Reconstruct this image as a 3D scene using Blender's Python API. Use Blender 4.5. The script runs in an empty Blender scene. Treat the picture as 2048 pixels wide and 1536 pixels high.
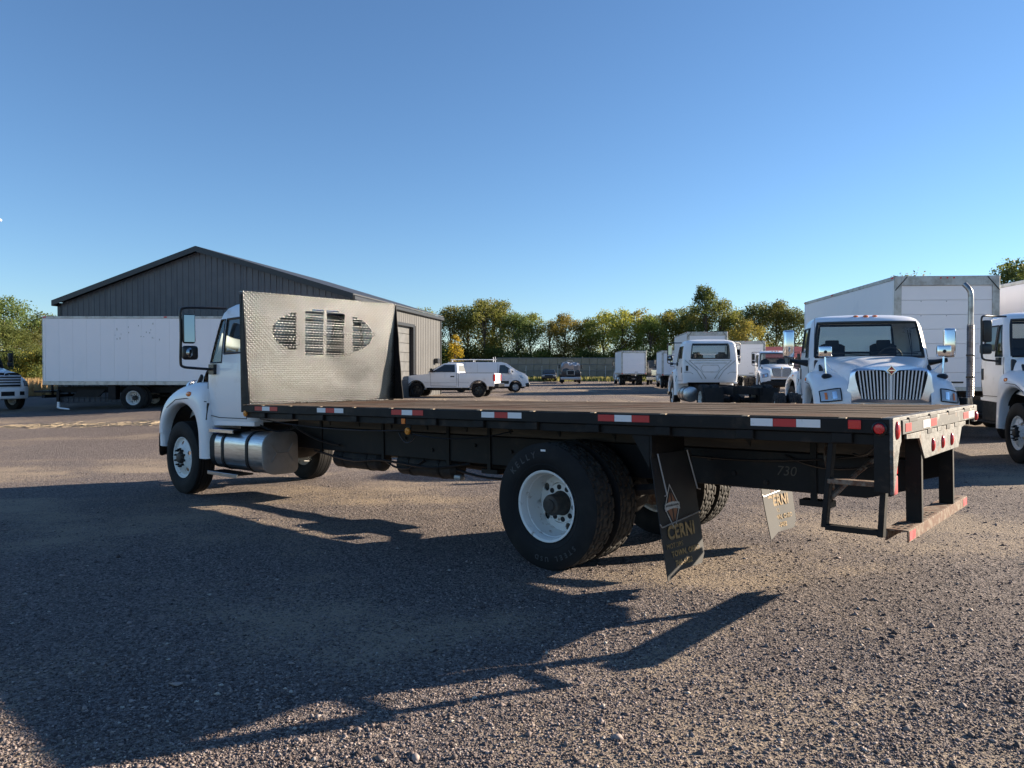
import bpy, bmesh, math, random
import numpy as np
from mathutils import Vector, Matrix, noise as mnoise
random.seed(7); RNG = np.random.default_rng(7)
R = math.radians; PI = math.pi
S = bpy.context.scene
COL = S.collection

# ------------------------------------------------------------------ camera
CAM_H = 1.569
cam_d = bpy.data.cameras.new('camera'); cam = bpy.data.objects.new('camera', cam_d); COL.objects.link(cam)
cam.location = (0, 0, CAM_H); cam.rotation_euler = (R(90) - 0.0160, 0, 0)
cam_d.sensor_width = 36.0; cam_d.lens = 36.0 * 1472 / 2048; cam_d.clip_start = 0.05; cam_d.clip_end = 3000
S.camera = cam
# ------------------------------------------------------------------ sky, sun, exposure
SUN_H = Vector((0.952, 0.306)).normalized(); SUN_EL = R(17.6)
w = bpy.data.worlds.new('World'); S.world = w; w.use_nodes = True
nt = w.node_tree; bgn = nt.nodes['Background']
sky = nt.nodes.new('ShaderNodeTexSky'); sky.sky_type = 'NISHITA'; sky.sun_disc = False
sky.sun_elevation = SUN_EL; sky.sun_rotation = math.atan2(SUN_H.x, SUN_H.y)
sky.altitude = 0; sky.air_density = 1.0; sky.dust_density = 0.0; sky.ozone_density = 5.0
nt.links.new(sky.outputs[0], bgn.inputs[0]); bgn.inputs[1].default_value = 0.0605
sun_d = bpy.data.lights.new('sun', 'SUN'); sun = bpy.data.objects.new('sun', sun_d); COL.objects.link(sun)
sun_d.energy = 4.8; sun_d.angle = R(0.53); sun_d.color = (1.0, 0.85, 0.665)
to_sun = Vector((SUN_H.x * math.cos(SUN_EL), SUN_H.y * math.cos(SUN_EL), math.sin(SUN_EL)))
sun.rotation_euler = to_sun.to_track_quat('Z', 'Y').to_euler()
sun.location = to_sun * 60
vs = S.view_settings; vs.view_transform = 'Standard'; vs.look = 'None'; vs.gamma = 1; vs.exposure = 1.60
try: vs.use_curve_mapping = False
except Exception: pass
S.cycles.use_denoising = True

# ------------------------------------------------------------------ node / material helpers
class NT:
    def __init__(s, name):
        s.m = bpy.data.materials.new(name); s.m.use_nodes = True; s.t = s.m.node_tree
        s.b = s.t.nodes['Principled BSDF']; s.out = s.t.nodes['Material Output']
    def n(s, typ, **kw):
        x = s.t.nodes.new(typ)
        for k, v in kw.items(): setattr(x, k, v)
        return x
    def l(s, a, b): s.t.links.new(a, b)
    def val(s, sock, v):
        if isinstance(v, bpy.types.NodeSocket): s.l(v, sock)
        else: sock.default_value = v
    def math(s, op, a, b=None, c=None, clamp=False):
        x = s.n('ShaderNodeMath', operation=op, use_clamp=clamp); s.val(x.inputs[0], a)
        if b is not None: s.val(x.inputs[1], b)
        if c is not None: s.val(x.inputs[2], c)
        return x.outputs[0]
    def mix(s, f, a, b, blend='MIX'):
        x = s.n('ShaderNodeMix', data_type='RGBA', blend_type=blend)
        s.val(x.inputs['Factor'], f)
        for sock, v in ((x.inputs[6], a), (x.inputs[7], b)):
            if isinstance(v, tuple): sock.default_value = (*v, 1)
            else: s.l(v, sock)
        return x.outputs[2]
    def coord(s, kind='Object', scale=(1, 1, 1)):
        tc = s.n('ShaderNodeTexCoord'); mp = s.n('ShaderNodeMapping'); mp.inputs['Scale'].default_value = scale
        s.l(tc.outputs[kind], mp.inputs[0]); return mp.outputs[0]
    def pos(s):
        return s.n('ShaderNodeNewGeometry').outputs['Position']
    def noise(s, vec, scale, detail=4, rough=.55, dist=0):
        x = s.n('ShaderNodeTexNoise'); s.l(vec, x.inputs['Vector'])
        x.inputs['Scale'].default_value = scale; x.inputs['Detail'].default_value = detail
        x.inputs['Roughness'].default_value = rough; x.inputs['Distortion'].default_value = dist
        return x.outputs['Fac']
    def ramp(s, f, a, b):
        x = s.n('ShaderNodeMapRange'); s.l(f, x.inputs[0]); x.inputs[1].default_value = a; x.inputs[2].default_value = b
        x.interpolation_type = 'SMOOTHSTEP'
        return x.outputs[0]
    def bump(s, h, strength=.3, dist=.01, normal=None):
        x = s.n('ShaderNodeBump'); x.inputs['Strength'].default_value = strength; x.inputs['Distance'].default_value = dist
        s.l(h, x.inputs['Height'])
        if normal is not None: s.l(normal, x.inputs['Normal'])
        s.l(x.outputs[0], s.b.inputs['Normal']); return x.outputs[0]
    def set(s, color=None, rough=None, metal=None, coat=None, spec=None):
        b = s.b
        if color is not None:
            if isinstance(color, tuple): b.inputs['Base Color'].default_value = (*color, 1)
            else: s.l(color, b.inputs['Base Color'])
        if rough is not None: s.val(b.inputs['Roughness'], rough)
        if metal is not None: s.val(b.inputs['Metallic'], metal)
        if coat is not None: b.inputs['Coat Weight'].default_value = coat; b.inputs['Coat Roughness'].default_value = .06
        if spec is not None: b.inputs['Specular IOR Level'].default_value = spec
        return s

def plain(name, c, rough=.5, metal=0, coat=None, c2=None, scale=6, lo=.4, hi=.7, bump=0, bscale=60, stretch=(1, 1, 1), rvar=0, spec=None, detail=5):
    t = NT(name); v = t.coord('Object', stretch)
    if c2 is not None:
        oi = t.n('ShaderNodeObjectInfo'); add = t.n('ShaderNodeVectorMath', operation='MULTIPLY_ADD')
        t.l(oi.outputs['Random'], add.inputs[0]); add.inputs[1].default_value = (37, 17, 29); t.l(v, add.inputs[2]); v = add.outputs[0]
        f = t.ramp(t.noise(v, scale, detail, .62), lo, hi); col = t.mix(f, c, c2)
    else: col = c
    r = rough
    if rvar: r = t.math('MULTIPLY_ADD', t.noise(v, 9, 4), rvar, rough - rvar * .5)
    t.set(col, r, metal, coat, spec)
    if bump: t.bump(t.noise(v, bscale, 4, .6), bump, .004)
    return t.m

M = {}
M['white'] = plain('white_paint', (.86, .86, .87), .34, 0, .35, c2=(.62, .60, .56), scale=2.6, lo=.52, hi=.86, detail=8)
M['white_rim'] = plain('white_wheel_paint', (.74, .73, .69), .5, c2=(.27, .19, .125), scale=14, lo=.56, hi=.74)
M['white_panel'] = plain('white_box_panel', (.89, .88, .89), .38, c2=(.85, .845, .855), scale=.9, lo=.4, hi=.9)
M['trim_grey'] = plain('aluminium_trim', (.52, .52, .50), .45, .6, c2=(.35, .34, .31), scale=5)
M['chrome'] = plain('chrome', (.82, .83, .85), .08, 1)
M['stack'] = plain('dull_stack_chrome', (.34, .335, .33), .33, 1, c2=(.20, .185, .175), scale=8)
M['bar_metal'] = plain('bright_grille_bar', (.72, .73, .76), .35, .35)
M['chrome_soft'] = plain('grille_shell_chrome', (.80, .83, .90), .28, 1)
M['black_gloss'] = plain('black_plastic', (.012, .012, .013), .35)
M['black'] = plain('weathered_black_steel', (.009, .0088, .009), .6, .0, c2=(.050, .036, .026), scale=7, lo=.52, hi=.80, bump=.25, bscale=40, rvar=.3, spec=.25)
M['frame'] = plain('chassis_black', (.007, .0075, .009), .55, c2=(.028, .022, .018), scale=5, lo=.5, hi=.85, bump=.2, bscale=30, spec=.25)
M['undercarriage'] = plain('greasy_undercarriage', (.009, .008, .008), .75, c2=(.035, .026, .02), scale=11, lo=.45, hi=.75, bump=.3, bscale=50)
M['hub_metal'] = plain('oily_hub', (.022, .019, .017), .6, c2=(.06, .045, .034), scale=14, lo=.4, hi=.7, bump=.4, bscale=40)
M['rust'] = plain('rusty_steel', (.12, .055, .03), .85, c2=(.22, .17, .125), scale=18, lo=.42, hi=.62, bump=.5, bscale=60)
M['peel'] = None
M['rubber'] = plain('tyre_rubber', (.010, .010, .011), .75, c2=(.026, .024, .022), scale=5, lo=.4, hi=.85, spec=.25)
M['tread'] = plain('tyre_tread_rubber', (.020, .0185, .017), .85, c2=(.055, .048, .04), scale=9, lo=.35, hi=.75)
M['alum'] = plain('brushed_aluminium', (.62, .62, .62), .30, 1, c2=(.42, .41, .40), scale=4, stretch=(1, 14, 14))
M['tank_end'] = plain('dull_tank_end', (.26, .238, .212), .55, .2, c2=(.20, .18, .16), scale=4)
M['amber'] = plain('amber_lens', (.75, .17, .012), .22, 0, .4)
M['red_lens'] = plain('red_lens', (.62, .015, .02), .22, 0, .4)
M['red_tape'] = plain('red_reflective_tape', (.50, .018, .02), .4, c2=(.20, .03, .03), scale=40, lo=.55, hi=.8)
M['white_tape'] = plain('white_reflective_tape', (.76, .76, .76), .4, c2=(.38, .36, .34), scale=40, lo=.6, hi=.85)
M['pink_lens'] = plain('faded_tail_lens', (.55, .16, .16), .35, c2=(.35, .04, .05), scale=12)
M['orange_lens'] = plain('orange_reflector', (.70, .24, .02), .3)
M['gold'] = plain('faded_gold_print', (.30, .19, .07), .65, c2=(.10, .07, .032), scale=30, lo=.42, hi=.66)
M['print_brown'] = plain('brown_print', (.22, .08, .035), .6)
M['print_white'] = plain('white_print', (.45, .45, .43), .6, c2=(.2, .2, .19), scale=25, lo=.5, hi=.7)
M['flap'] = plain('mudflap_rubber', (.012, .0125, .014), .7, c2=(.022, .0215, .021), scale=4, lo=.4, hi=.75)
M['seat'] = plain('dark_seat_fabric', (.03, .032, .036), .85)
M['dash'] = plain('dark_dash_plastic', (.045, .046, .05), .6)
M['blue_cap'] = plain('blue_cap', (.02, .05, .30), .4)
M['chalk'] = plain('chalk_marks', (.085, .08, .068), .9)
M['dark_paint'] = plain('dark_car_paint', (.02, .023, .03), .3, 0, .4)
M['silver'] = plain('silver_paint', (.40, .41, .43), .3, .5, .3)
M['dark_glass'] = plain('tinted_glass', (.02, .025, .028), .06, 0, spec=.8)
M['lens_clear'] = plain('clear_headlight_lens', (.42, .44, .46), .12, .35, .6)
M['mirror'] = plain('mirror_glass', (.30, .33, .36), .03, 1)
M['grille_dark'] = plain('grille_void', (.006, .006, .008), .7)
M['bark'] = plain('bark', (.10, .075, .055), .9, c2=(.05, .04, .03), scale=4, stretch=(1, 1, .25), bump=.4)
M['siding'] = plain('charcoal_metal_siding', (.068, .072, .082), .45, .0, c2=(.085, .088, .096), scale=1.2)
M['side_wall'] = plain('sunlit_charcoal_siding', (.100, .099, .098), .5, c2=(.086, .085, .084), scale=1.2)  # same charcoal siding on the sunny wall, sunlight mixed in as a lighter colour
M['trim_black'] = plain('black_metal_trim', (.014, .015, .018), .4)
M['roof_metal'] = plain('charcoal_roof', (.03, .032, .036), .5)
M['door_grey'] = plain('grey_overhead_door', (.15, .15, .15), .4, .2, c2=(.11, .11, .11), scale=2)
M['solar'] = plain('solar_panel_back', (.38, .35, .31), .5, c2=(.28, .26, .23), scale=.8)
M['galv'] = plain('galvanised_steel', (.33, .33, .33), .45, .5)
M['red_roof'] = plain('red_roof', (.30, .06, .055), .6, c2=(.22, .05, .05), scale=2)
M['straw'] = plain('straw', (.27, .215, .145), .9)
M['timber'] = plain('pale_timber', (.38, .30, .21), .85)

def mk_glass():
    t = NT('vehicle_glass'); t.t.nodes.remove(t.b)
    tr = t.n('ShaderNodeBsdfTransparent'); tr.inputs[0].default_value = (.72, .78, .77, 1)
    gl = t.n('ShaderNodeBsdfGlossy'); gl.inputs['Roughness'].default_value = .02; gl.inputs[0].default_value = (.95, .97, 1, 1)
    fr = t.n('ShaderNodeFresnel'); fr.inputs[0].default_value = 1.55
    mx = t.n('ShaderNodeMixShader'); t.l(fr.outputs[0], mx.inputs[0]); t.l(tr.outputs[0], mx.inputs[1]); t.l(gl.outputs[0], mx.inputs[2])
    t.l(mx.outputs[0], t.out.inputs[0]); return t.m
M['glass'] = mk_glass()

def mk_peel():
    # black steel whose old white paint has worn through, with rust at the scars
    t = NT('peeling_painted_steel'); v = t.coord('Object')
    n1 = t.noise(v, 7, 7, .68, .4); n2 = t.noise(v, 31, 5, .7)
    f = t.ramp(t.math('MULTIPLY_ADD', n2, .55, n1), .68, .92)
    r = t.ramp(t.noise(v, 5.5, 6, .7), .56, .66)
    col = t.mix(f, (.150, .147, .138), (.030, .029, .028)); col = t.mix(r, col, (.11, .055, .03))
    t.set(col, .62); t.bump(t.math('ADD', f, n2), .35, .003); return t.m
M['peel'] = mk_peel()
def mk_peel2():
    t = NT('scarred_black_steel'); v = t.coord('Object')
    n1 = t.noise(v, 9, 7, .7, .6); f = t.ramp(n1, .56, .66); r = t.ramp(t.noise(v, 14, 6, .7), .60, .68)
    col = t.mix(f, (.024, .023, .024), (.26, .245, .215)); col = t.mix(r, col, (.17, .08, .04))
    t.set(col, .55); t.bump(n1, .3, .004); return t.m
M['peel2'] = mk_peel2()

def mk_wood():
    t = NT('weathered_deck_wood'); oi = t.n('ShaderNodeObjectInfo')
    v = t.coord('Object', (.55, 9, 9)); a = t.n('ShaderNodeVectorMath', operation='MULTIPLY_ADD')
    t.l(oi.outputs['Random'], a.inputs[0]); a.inputs[1].default_value = (31, 53, 11); t.l(v, a.inputs[2]); v = a.outputs[0]
    g = t.noise(v, 5, 8, .7); big = t.noise(t.coord('Object'), 1.3, 4)
    col = t.mix(t.ramp(g, .32, .66), (.030, .019, .013), (.225, .170, .122))
    col = t.mix(t.ramp(big, .45, .72), col, (.11, .058, .035))
    col = t.mix(t.math('MULTIPLY', oi.outputs['Random'], .35), col, (.065, .043, .031))
    t.set(col, .9, spec=.12); t.bump(g, .6, .006); return t.m
M['wood'] = mk_wood()

def mk_treadplate():
    t = NT('diamond_tread_aluminium'); tc = t.n('ShaderNodeTexCoord'); sp = t.n('ShaderNodeSeparateXYZ'); t.l(tc.outputs['Object'], sp.inputs[0])
    y, z = t.math('ADD', sp.outputs[1], t.math('MULTIPLY', sp.outputs[0], 1.0)), sp.outputs[2]
    p = .037
    a = t.math('DIVIDE', t.math('ADD', y, z), p * 1.414); b = t.math('DIVIDE', t.math('SUBTRACT', y, z), p * 1.414)
    def loz(a, b, sa, sb):
        fa = t.math('SUBTRACT', t.math('FRACT', a), .5); fb = t.math('SUBTRACT', t.math('FRACT', b), .5)
        qa = t.math('POWER', t.math('ABSOLUTE', t.math('DIVIDE', fa, sa)), 2.); qb = t.math('POWER', t.math('ABSOLUTE', t.math('DIVIDE', fb, sb)), 2.)
        return t.math('SUBTRACT', 1., t.math('ADD', qa, qb), clamp=True)
    h = t.math('MAXIMUM', loz(a, b, .44, .15), loz(t.math('ADD', a, .5), t.math('ADD', b, .5), .15, .44))
    h = t.math('POWER', h, .5)
    n = t.noise(tc.outputs['Object'], 1.6, 6, .65)
    st = t.ramp(t.noise(tc.outputs['Object'], 1.7, 3, .5), .55, .75)
    col = t.mix(t.ramp(n, .3, .75), (.188, .191, .197), (.100, .102, .106))
    col = t.mix(t.math('MULTIPLY', st, .32), col, (.15, .10, .065))
    col = t.mix(h, t.mix(.72, col, (.030, .028, .026)), col)
    t.set(col, t.math('MULTIPLY_ADD', n, .12, .20), 1.0)
    wb = t.n('ShaderNodeBump'); wb.inputs['Strength'].default_value = .5; wb.inputs['Distance'].default_value = .05; t.l(t.noise(tc.outputs['Object'], 1.4, 3, .5), wb.inputs['Height'])
    t.bump(h, 1.0, .0009, wb.outputs[0]); return t.m
M['treadplate'] = mk_treadplate()

def mk_leaf(name, c1, c2, c3, obj_mix):
    t = NT(name); g = t.n('ShaderNodeNewGeometry'); oi = t.n('ShaderNodeObjectInfo')
    nz = t.ramp(t.noise(g.outputs['Position'], .55, 3), .38, .64)
    col = t.mix(nz, c1, c2)
    col = t.mix(t.math('MULTIPLY', t.math('POWER', g.outputs['Random Per Island'], 2.2), obj_mix), col, c3)
    hv = t.n('ShaderNodeHueSaturation'); t.l(col, hv.inputs['Color'])
    t.l(t.math('MULTIPLY_ADD', oi.outputs['Random'], .05, .475), hv.inputs['Hue'])
    t.l(t.math('MULTIPLY_ADD', oi.outputs['Random'], .5, .75), hv.inputs['Value'])
    t.set(hv.outputs[0], .6, spec=.25)
    tl = t.n('ShaderNodeBsdfTranslucent'); t.l(hv.outputs[0], tl.inputs[0])
    mx = t.n('ShaderNodeMixShader'); mx.inputs[0].default_value = .5
    t.l(t.b.outputs[0], mx.inputs[1]); t.l(tl.outputs[0], mx.inputs[2]); t.l(mx.outputs[0], t.out.inputs[0]); return t.m
M['leaf_green'] = mk_leaf('green_leaves', (.110, .140, .032), (.19, .215, .048), (.29, .28, .07), .8)
M['leaf_dark'] = mk_leaf('dark_green_leaves', (.068, .10, .030), (.115, .145, .040), (.20, .19, .05), .6)
M['leaf_olive'] = mk_leaf('olive_yellow_leaves', (.18, .19, .038), (.28, .26, .048), (.38, .30, .065), .8)
M['leaf_gold'] = mk_leaf('golden_leaves', (.30, .19, .025), (.40, .26, .035), (.44, .24, .03), .8)
M['leaf_grey'] = mk_leaf('grey_green_leaves', (.14, .15, .07), (.22, .21, .10), (.30, .25, .11), .7)
M['grass'] = mk_leaf('grass_blades', (.10, .12, .03), (.20, .18, .06), (.36, .28, .12), .8)
M['dry_grass'] = mk_leaf('dry_grass_blades', (.42, .29, .12), (.54, .38, .18), (.30, .21, .10), .8)

# ------------------------------------------------------------------ mesh helpers
def catmull(P, k):
    P = np.asarray(P, float); n = len(P); out = []
    for i in range(n - 1):
        p0 = P[i - 1] if i else 2 * P[0] - P[1]; p3 = P[i + 2] if i + 2 < n else 2 * P[-1] - P[-2]
        p1, p2 = P[i], P[i + 1]
        for j in range(k):
            t = j / k
            out.append(.5 * ((2 * p1) + (-p0 + p2) * t + (2 * p0 - 5 * p1 + 4 * p2 - p3) * t * t + (-p0 + 3 * p1 - 3 * p2 + p3) * t ** 3))
    out.append(P[-1]); return np.array(out)
def smooth_grid(rows, ku, kv):
    G = catmull(np.asarray(rows, float), ku)                    # along rows
    return np.transpose(catmull(np.transpose(G, (1, 0, 2)), kv), (1, 0, 2))

class MB:
    def __init__(s): s.v = []; s.f = []
    def add(s, vs, fs):
        o = len(s.v); s.v += [tuple(p) for p in vs]; s.f += [tuple(i + o for i in f) for f in fs]; return s
    def hexa(s, p):
        return s.add(p, [(0, 3, 2, 1), (4, 5, 6, 7), (0, 1, 5, 4), (1, 2, 6, 5), (2, 3, 7, 6), (3, 0, 4, 7)])
    def box(s, x0, x1, y0, y1, z0, z1, m=None):
        p = [(x0, y0, z0), (x1, y0, z0), (x1, y1, z0), (x0, y1, z0), (x0, y0, z1), (x1, y0, z1), (x1, y1, z1), (x0, y1, z1)]
        if m is not None: p = [tuple(m @ Vector(q)) for q in p]
        return s.hexa(p)
    def prism(s, poly, ax, a, b):
        f = {'x': lambda q, t: (t, q[0], q[1]), 'y': lambda q, t: (q[0], t, q[1]), 'z': lambda q, t: (q[0], q[1], t)}[ax]
        n = len(poly); o = [f(q, a) for q in poly] + [f(q, b) for q in poly]
        return s.add(o, [tuple(range(n))[::-1], tuple(range(n, 2 * n))] + [(i, (i + 1) % n, n + (i + 1) % n, n + i) for i in range(n)])
    def bridge(s, A, B, caps=True):
        n = len(A); o = list(A) + list(B)
        fs = [(i, (i + 1) % n, n + (i + 1) % n, n + i) for i in range(n)]
        if caps: fs += [tuple(range(n))[::-1], tuple(range(n, 2 * n))]
        return s.add(o, fs)
    def grid(s, G, close_u=False, flip=False):
        G = [list(map(tuple, r)) for r in G]; nu, nv = len(G), len(G[0]); fs = []
        for i in range(nu if close_u else nu - 1):
            for j in range(nv - 1):
                a, b, c, d = i * nv + j, i * nv + j + 1, ((i + 1) % nu) * nv + j + 1, ((i + 1) % nu) * nv + j
                fs.append((a, b, c, d) if not flip else (d, c, b, a))
        return s.add([p for r in G for p in r], fs)
    def lathe(s, prof, c=(0, 0, 0), ax='y', n=32):
        G = []
        for i in range(n):
            t = 2 * PI * i / n; ct, st = math.cos(t), math.sin(t); row = []
            for a, r in prof:
                if ax == 'y': row.append((c[0] + r * ct, c[1] + a, c[2] + r * st))
                elif ax == 'x': row.append((c[0] + a, c[1] + r * ct, c[2] + r * st))
                else: row.append((c[0] + r * ct, c[1] + r * st, c[2] + a))
            G.append(row)
        return s.grid(G, True)
    def cyl(s, c, r, a, b, ax='y', n=20):
        return s.lathe([(a, 0.0001), (a, r), (b, r), (b, 0.0001)], c, ax, n)
    def tube(s, path, r, n=8):
        P = [Vector(p) for p in path]; G = []; up = Vector((0, 0, 1)); prev = None
        for i, p in enumerate(P):
            d = ((P[i + 1] if i + 1 < len(P) else p) - (P[i - 1] if i else p)).normalized()
            if prev is None:
                x = d.cross(up)
                if x.length < .05: x = d.cross(Vector((1, 0, 0)))
            else: x = prev - d * prev.dot(d)
            x.normalize(); prev = x; y = d.cross(x); rr = r[i] if isinstance(r, (list, tuple)) else r
            G.append([tuple(p + x * (rr * math.cos(2 * PI * k / n)) + y * (rr * math.sin(2 * PI * k / n))) for k in range(n)])
        o = len(s.v); s.v += [q for g in G for q in g]
        for i in range(len(G) - 1):
            for k in range(n): s.f.append((o + i * n + k, o + i * n + (k + 1) % n, o + (i + 1) * n + (k + 1) % n, o + (i + 1) * n + k))
        s.f.append(tuple(o + k for k in range(n))[::-1]); s.f.append(tuple(o + (len(G) - 1) * n + k for k in range(n))); return s
    def ell(s, c, r, nu=10, nv=6):
        return s.grid([[(c[0] + r[0] * math.sin(PI * j / nv) * math.cos(2 * PI * i / nu), c[1] + r[1] * math.sin(PI * j / nv) * math.sin(2 * PI * i / nu), c[2] + r[2] * math.cos(PI * j / nv)) for j in range(nv + 1)] for i in range(nu)], True)
    def mesh(s, name, mat, bevel=0, seg=1, smooth=35, merge=True, recalc=True):
        me = bpy.data.meshes.new(name); bm = bmesh.new(); bv = [bm.verts.new(p) for p in s.v]
        for f in s.f:
            try: bm.faces.new([bv[i] for i in f])
            except ValueError: pass
        if merge: bmesh.ops.remove_doubles(bm, verts=bm.verts, dist=1e-5)
        if recalc: bmesh.ops.recalc_face_normals(bm, faces=bm.faces)
        if bevel:
            ed = [e for e in bm.edges if len(e.link_faces) == 2 and e.calc_face_angle(0) > R(28)]
            bmesh.ops.bevel(bm, geom=ed, offset=bevel, segments=seg, profile=.5, affect='EDGES', clamp_overlap=True)
        bm.to_mesh(me); bm.free()
        if mat: me.materials.append(M[mat] if isinstance(mat, str) else mat)
        if smooth: me.shade_smooth(); me.set_sharp_from_angle(angle=R(smooth))
        return me

def obj(name, me, parent=None, loc=None, rot=None, scale=None):
    o = bpy.data.objects.new(name, me); COL.objects.link(o)
    if parent is not None: o.parent = parent
    if loc is not None: o.location = loc
    if rot is not None: o.rotation_euler = rot
    if scale is not None: o.scale = scale
    return o
def tag(o, label, cat, group=None):
    o['label'] = label; o['category'] = cat
    if group: o['group'] = group
    return o
def thing(name, label, cat, loc=(0, 0, 0), rz=0, group=None):
    o = obj(name, None, None, loc, (0, 0, rz)); return tag(o, label, cat, group)
def struct(name, me):
    o = obj(name, me); o['kind'] = 'structure'; return o

class N:                                     # a part (with sub-parts) to be placed on many things
    def __init__(s, name, me, kids=(), loc=None, rot=None, scale=None): s.a = (name, me, loc, rot, scale); s.kids = list(kids)
    def put(s, parent, loc=None, rot=None, deep=True):
        n, me, l, r, sc = s.a
        L = Vector(l or (0, 0, 0)) + Vector(loc or (0, 0, 0))
        o = obj(n, me, parent, L, rot or r, sc)
        if deep:
            for k in s.kids:
                obj(k.a[0], k.a[1], o, k.a[2], k.a[3], k.a[4])
        return o
TXT = {}
def text_mesh(s, size, mat, ext=.0015, squash=1.0, shear=0.0, bold=0.0):
    key = (s, size, mat, squash, shear)
    if key in TXT: return TXT[key]
    c = bpy.data.curves.new('lettering', 'FONT'); c.body = s; c.size = size; c.extrude = ext; c.align_x = 'CENTER'; c.align_y = 'CENTER'; c.resolution_u = 3; c.shear = shear; c.offset = bold; c.space_character = 1.0 + bold * 22
    o = bpy.data.objects.new('lettering', c); COL.objects.link(o); bpy.context.view_layer.update()
    me = bpy.data.meshes.new_from_object(o.evaluated_get(bpy.context.evaluated_depsgraph_get())); bpy.data.objects.remove(o)
    me.materials.clear(); me.materials.append(M[mat]); me.transform(Matrix.Scale(squash, 4, (1, 0, 0))); TXT[key] = me; return me

# ------------------------------------------------------------------ terrain height
YAW, SL, OX, OY = .840, -.019, 2.19, 4.21
FW = Vector((-math.sin(YAW) * math.cos(SL), math.cos(YAW) * math.cos(SL), math.sin(SL))); RT = Vector((math.cos(YAW), math.sin(YAW), 0)); UP = RT.cross(FW)
def sst(a, b, x):
    t = min(1, max(0, (x - a) / (b - a))); return t * t * (3 - 2 * t)
def ground_z(x, y):
    t = (x - OX) * -math.sin(YAW) + (y - OY) * math.cos(YAW); s = (x - OX) * math.cos(YAW) + (y - OY) * math.sin(YAW)
    near = SL * min(12.5, max(-4, t)); near *= 1 - sst(3.2, 10, s); near *= 1 - sst(30, 60, -x - y * .2)
    return near + .20 * sst(14, 42, y) + .45 * sst(72, 112, y) + 1.2 * sst(150, 600, abs(y))

# ================================================================== GROUND
def dirt(x, y):
    a = mnoise.fractal(Vector((x * .30 + 3.1, y * .42 + 1.7, 0.3)), 1.0, 2.0, 4)
    b = mnoise.fractal(Vector((x * 1.1, y * 1.5, 4.4)), 1.0, 2.0, 3)
    c = mnoise.noise(Vector((x * .09 + 5, y * 1.25 + x * .05, 8.8))); e = mnoise.noise(Vector((x * .8 + y * .62, y * .07 - x * .05, 3.3)))
    return a * .95 + b * .48 + c * .42 + max(0, e - .25) * .7
def hump(x, y):
    f = 1 - sst(9, 22, math.hypot(x, y))
    if f <= 0: return 0
    return f * (.012 * mnoise.noise(Vector((x * 1.3, y * 1.3, 7.7))) + .007 * mnoise.noise(Vector((x * 4, y * 4, 2.2))))
def axis(lo, hi, step, far, k=1.13):
    a = list(np.arange(lo, hi, step)); d = step
    x = a[-1]; up = []
    while x < far: d *= k; x += d; up.append(x)
    x = a[0]; d = step; dn = []
    while x > -far: d *= k; x -= d; dn.append(x)
    return dn[::-1] + a + up
gx = axis(-7.5, 7.5, .075, 1500); gy = axis(1.6, 13, .075, 1500)
vv = []; dd = []
for y in gy:
    for x in gx:
        d = dirt(x, y); vv.append((x, y, ground_z(x, y) + hump(x, y))); dd.append(d)
nx, ny = len(gx), len(gy)
ff = [(j * nx + i, j * nx + i + 1, (j + 1) * nx + i + 1, (j + 1) * nx + i) for j in range(ny - 1) for i in range(nx - 1)]
gm = bpy.data.meshes.new('gravel_yard'); gm.from_pydata(vv, [], ff)
at = gm.attributes.new('dirt', 'FLOAT', 'POINT'); at.data.foreach_set('value', np.array(dd, np.float32)); gm.shade_smooth()

def mk_ground():
    t = NT('gravel_ground'); p = t.pos(); a = t.n('ShaderNodeAttribute'); a.attribute_name = 'dirt'
    def vor(scale, out='Color', feat='F1'):
        x = t.n('ShaderNodeTexVoronoi', feature=feat); t.l(p, x.inputs['Vector']); x.inputs['Scale'].default_value = scale; return x
    v1 = vor(62); v2 = vor(120); v3 = vor(26)
    s1 = t.n('ShaderNodeSeparateColor'); t.l(v1.outputs['Color'], s1.inputs[0]); s2 = t.n('ShaderNodeSeparateColor'); t.l(v2.outputs['Color'], s2.inputs[0])
    fine = t.noise(p, 260, 3, .6); med = t.noise(p, 6, 5, .6); big = t.noise(p, .12, 3)
    stone = t.mix(t.math('POWER', s1.outputs[0], 1.6), (.036, .029, .029), (.375, .312, .285))
    stone = t.mix(t.math('MULTIPLY', s1.outputs[1], .4), stone, (.135, .10, .092))
    stone = t.mix(t.math('MULTIPLY', t.math('POWER', s2.outputs[0], 3.), .5), stone, (.42, .38, .355))
    dirtc = t.mix(med, (.30, .236, .176), (.42, .345, .262)); dirtc = t.mix(t.math('MULTIPLY', fine, .5), dirtc, (.22, .165, .115))
    dm = t.ramp(t.math('MULTIPLY_ADD', med, .5, t.math('MULTIPLY_ADD', s1.outputs[2], .75, a.outputs['Fac'])), .55, 1.22)
    col = t.mix(dm, stone, dirtc)
    col = t.mix(t.math('MULTIPLY', t.ramp(big, .4, .7), .35), col, (.125, .096, .086))
    t.set(col, .9, spec=.25)
    h1 = t.math('SUBTRACT', 1., v1.outputs['Distance']); h3 = t.math('MULTIPLY', t.math('SUBTRACT', 1., v3.outputs['Distance']), 1.2)
    h2 = t.math('MULTIPLY', t.math('SUBTRACT', 1., v2.outputs['Distance']), .5)
    h = t.math('ADD', t.math('ADD', h1, h2), t.math('ADD', h3, t.math('MULTIPLY', s1.outputs[0], .8)))
    k = t.math('MULTIPLY_ADD', dm, -.55, 1.1); h = t.math('MULTIPLY', h, k)
    h = t.math('ADD', h, t.math('MULTIPLY', fine, .35))
    t.bump(h, 1.0, .020); return t.m
gm.materials.append(mk_ground()); struct('gravel_yard', gm)

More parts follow.
